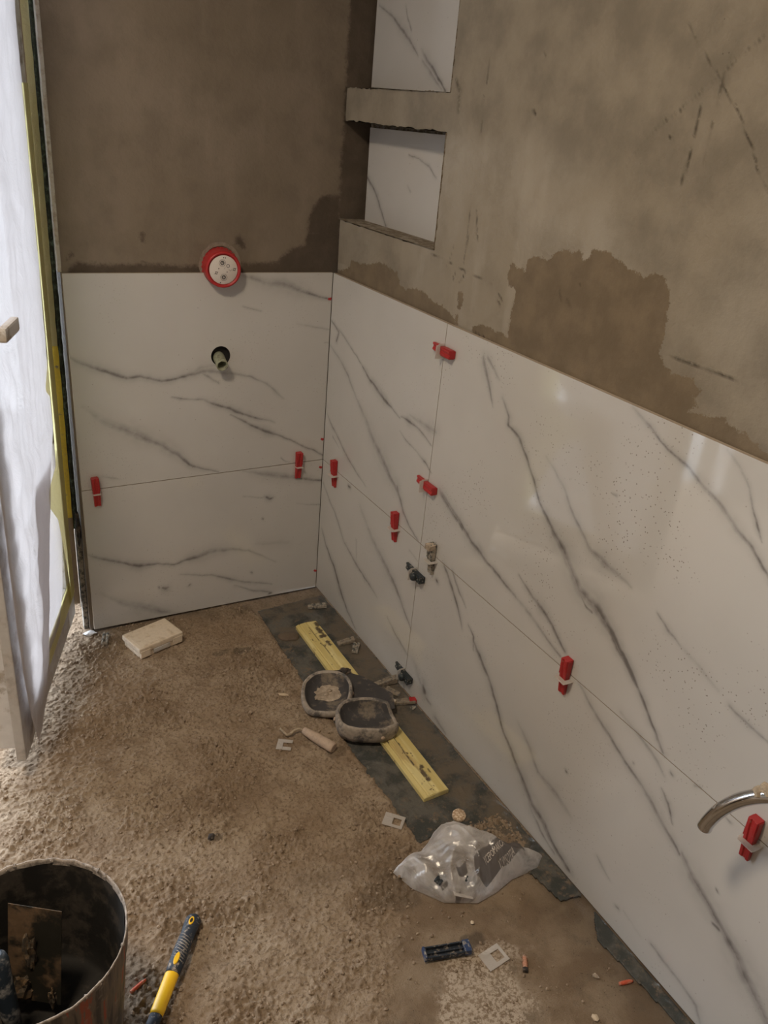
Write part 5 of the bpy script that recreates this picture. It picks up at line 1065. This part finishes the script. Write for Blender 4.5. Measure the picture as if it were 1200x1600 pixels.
htube([(GL + .080, .0118), (GL + .10, .0118), (HL + .01, .0110)], M_GRIP, 'neck')
def oval(cx, cy, rx, ry, z, m, name, inner=None, **k):
    bm = bmesh.new(); n = 28; a = []
    for s, zz_ in ((1, z - .003), (1, z), (.85, z + .0008)):
        a.append([bm.verts.new((cx + rx * s * math.cos(2 * math.pi * i / n), cy + ry * s * math.sin(2 * math.pi * i / n), zz_ - 12 * (cy + ry * s * math.sin(2 * math.pi * i / n)) ** 2)) for i in range(n)])
    for p, q_ in zip(a, a[1:]):
        for i in range(n): bm.faces.new((p[i], p[(i + 1) % n], q_[(i + 1) % n], q_[i]))
    if inner:
        b2 = [bm.verts.new((cx + (v.co.x - cx) * inner, cy + (v.co.y - cy) * inner, v.co.z)) for v in a[-1]]
        for i in range(n): bm.faces.new((a[-1][i], a[-1][(i + 1) % n], b2[(i + 1) % n], b2[i]))
    else: bm.faces.new(a[-1])
    bmesh.ops.transform(bm, matrix=HM, verts=bm.verts); return link(name, from_bm(bm), m, gr, **k)
oval(.018, 0, .0095, .0050, .0125, M_YEL, 'hanging_eye', .62, label='yellow-rimmed hanging eye')
oval(.018, 0, .0060, .0030, .0128, M_HOLE, 'eye_hole', label='dark eye opening')
oval(.103, .0, .0130, .0048, .0126, M_YEL, 'yellow_inlay', label='yellow oval inlay')
bm = bmesh.new(); add_box(bm, (HL + .004, -.024, -.012), (HL + .030, .060, .016), bev=.003)
bmesh.ops.transform(bm, matrix=HM, verts=bm.verts); link('hammer_head', from_bm(bm), M_STEEL, hm)

# ------------------------------------------------------------------ bent chrome pipe from the wall
cp = empty('chrome_pipe', (0, 0, 0), label='bent chrome pipe spout smeared with mortar at the right picture edge', cat='pipe')
pp = [(-.105, -1.672, .507), (-.105, -1.676, .528), (-.105, -1.688, .562), (-.103, -1.706, .596), (-.100, -1.726, .622), (-.094, -1.748, .641), (-.085, -1.775, .655), (-.070, -1.81, .664), (-.045, -1.845, .668), (.004, -1.875, .668)]
def smooth_path(p, n=6):
    o = []
    for i in range(len(p) - 1):
        a, b_, c_, d_ = [Vector(p[max(0, min(len(p) - 1, i + k))]) for k in (-1, 0, 1, 2)]
        for j in range(n):
            t_ = j / n; o.append(.5 * ((2 * b_) + (c_ - a) * t_ + (2 * a - 5 * b_ + 4 * c_ - d_) * t_ ** 2 + (3 * b_ - a - 3 * c_ + d_) * t_ ** 3))
    o.append(Vector(p[-1])); return o
sp = smooth_path(pp); bm = bmesh.new(); add_tube(bm, sp, [.0100 if i == 0 else (.0118 if i < 3 else .0114) for i in range(len(sp))], 24); link('pipe_bend', from_bm(bm), M_CHROME, cp, smooth=True)
bm = bmesh.new(); add_tube(bm, [(.0, -1.872, .668), (-.006, -1.870, .668)], [.024, .022], 28); link('wall_flange', from_bm(bm), M_CHROME, cp)
for i, s_ in ((17, (.006, .007, .005)), (26, (.012, .012, .009)), (29, (.013, .014, .010))):
    o_ = wad('mortar_smear', sp[i] + Vector((0, 0, .008)), s_, M_WIRE, i, 2); o_.parent = cp

# ------------------------------------------------------------------ ceiling lamp that lights the room
cl = empty('ceiling_lamp', (-1.45, -1.45, 2.6), label='round ceiling lamp above the work area', cat='lamp')
bm = bmesh.new(); add_lathe(bm, [(.0001, 0), (.19, 0), (.19, -.05), (.178, -.05), (.178, -.02), (.0001, -.02)], 40); link('lamp_housing', from_bm(bm), M_WHITEP, cl)
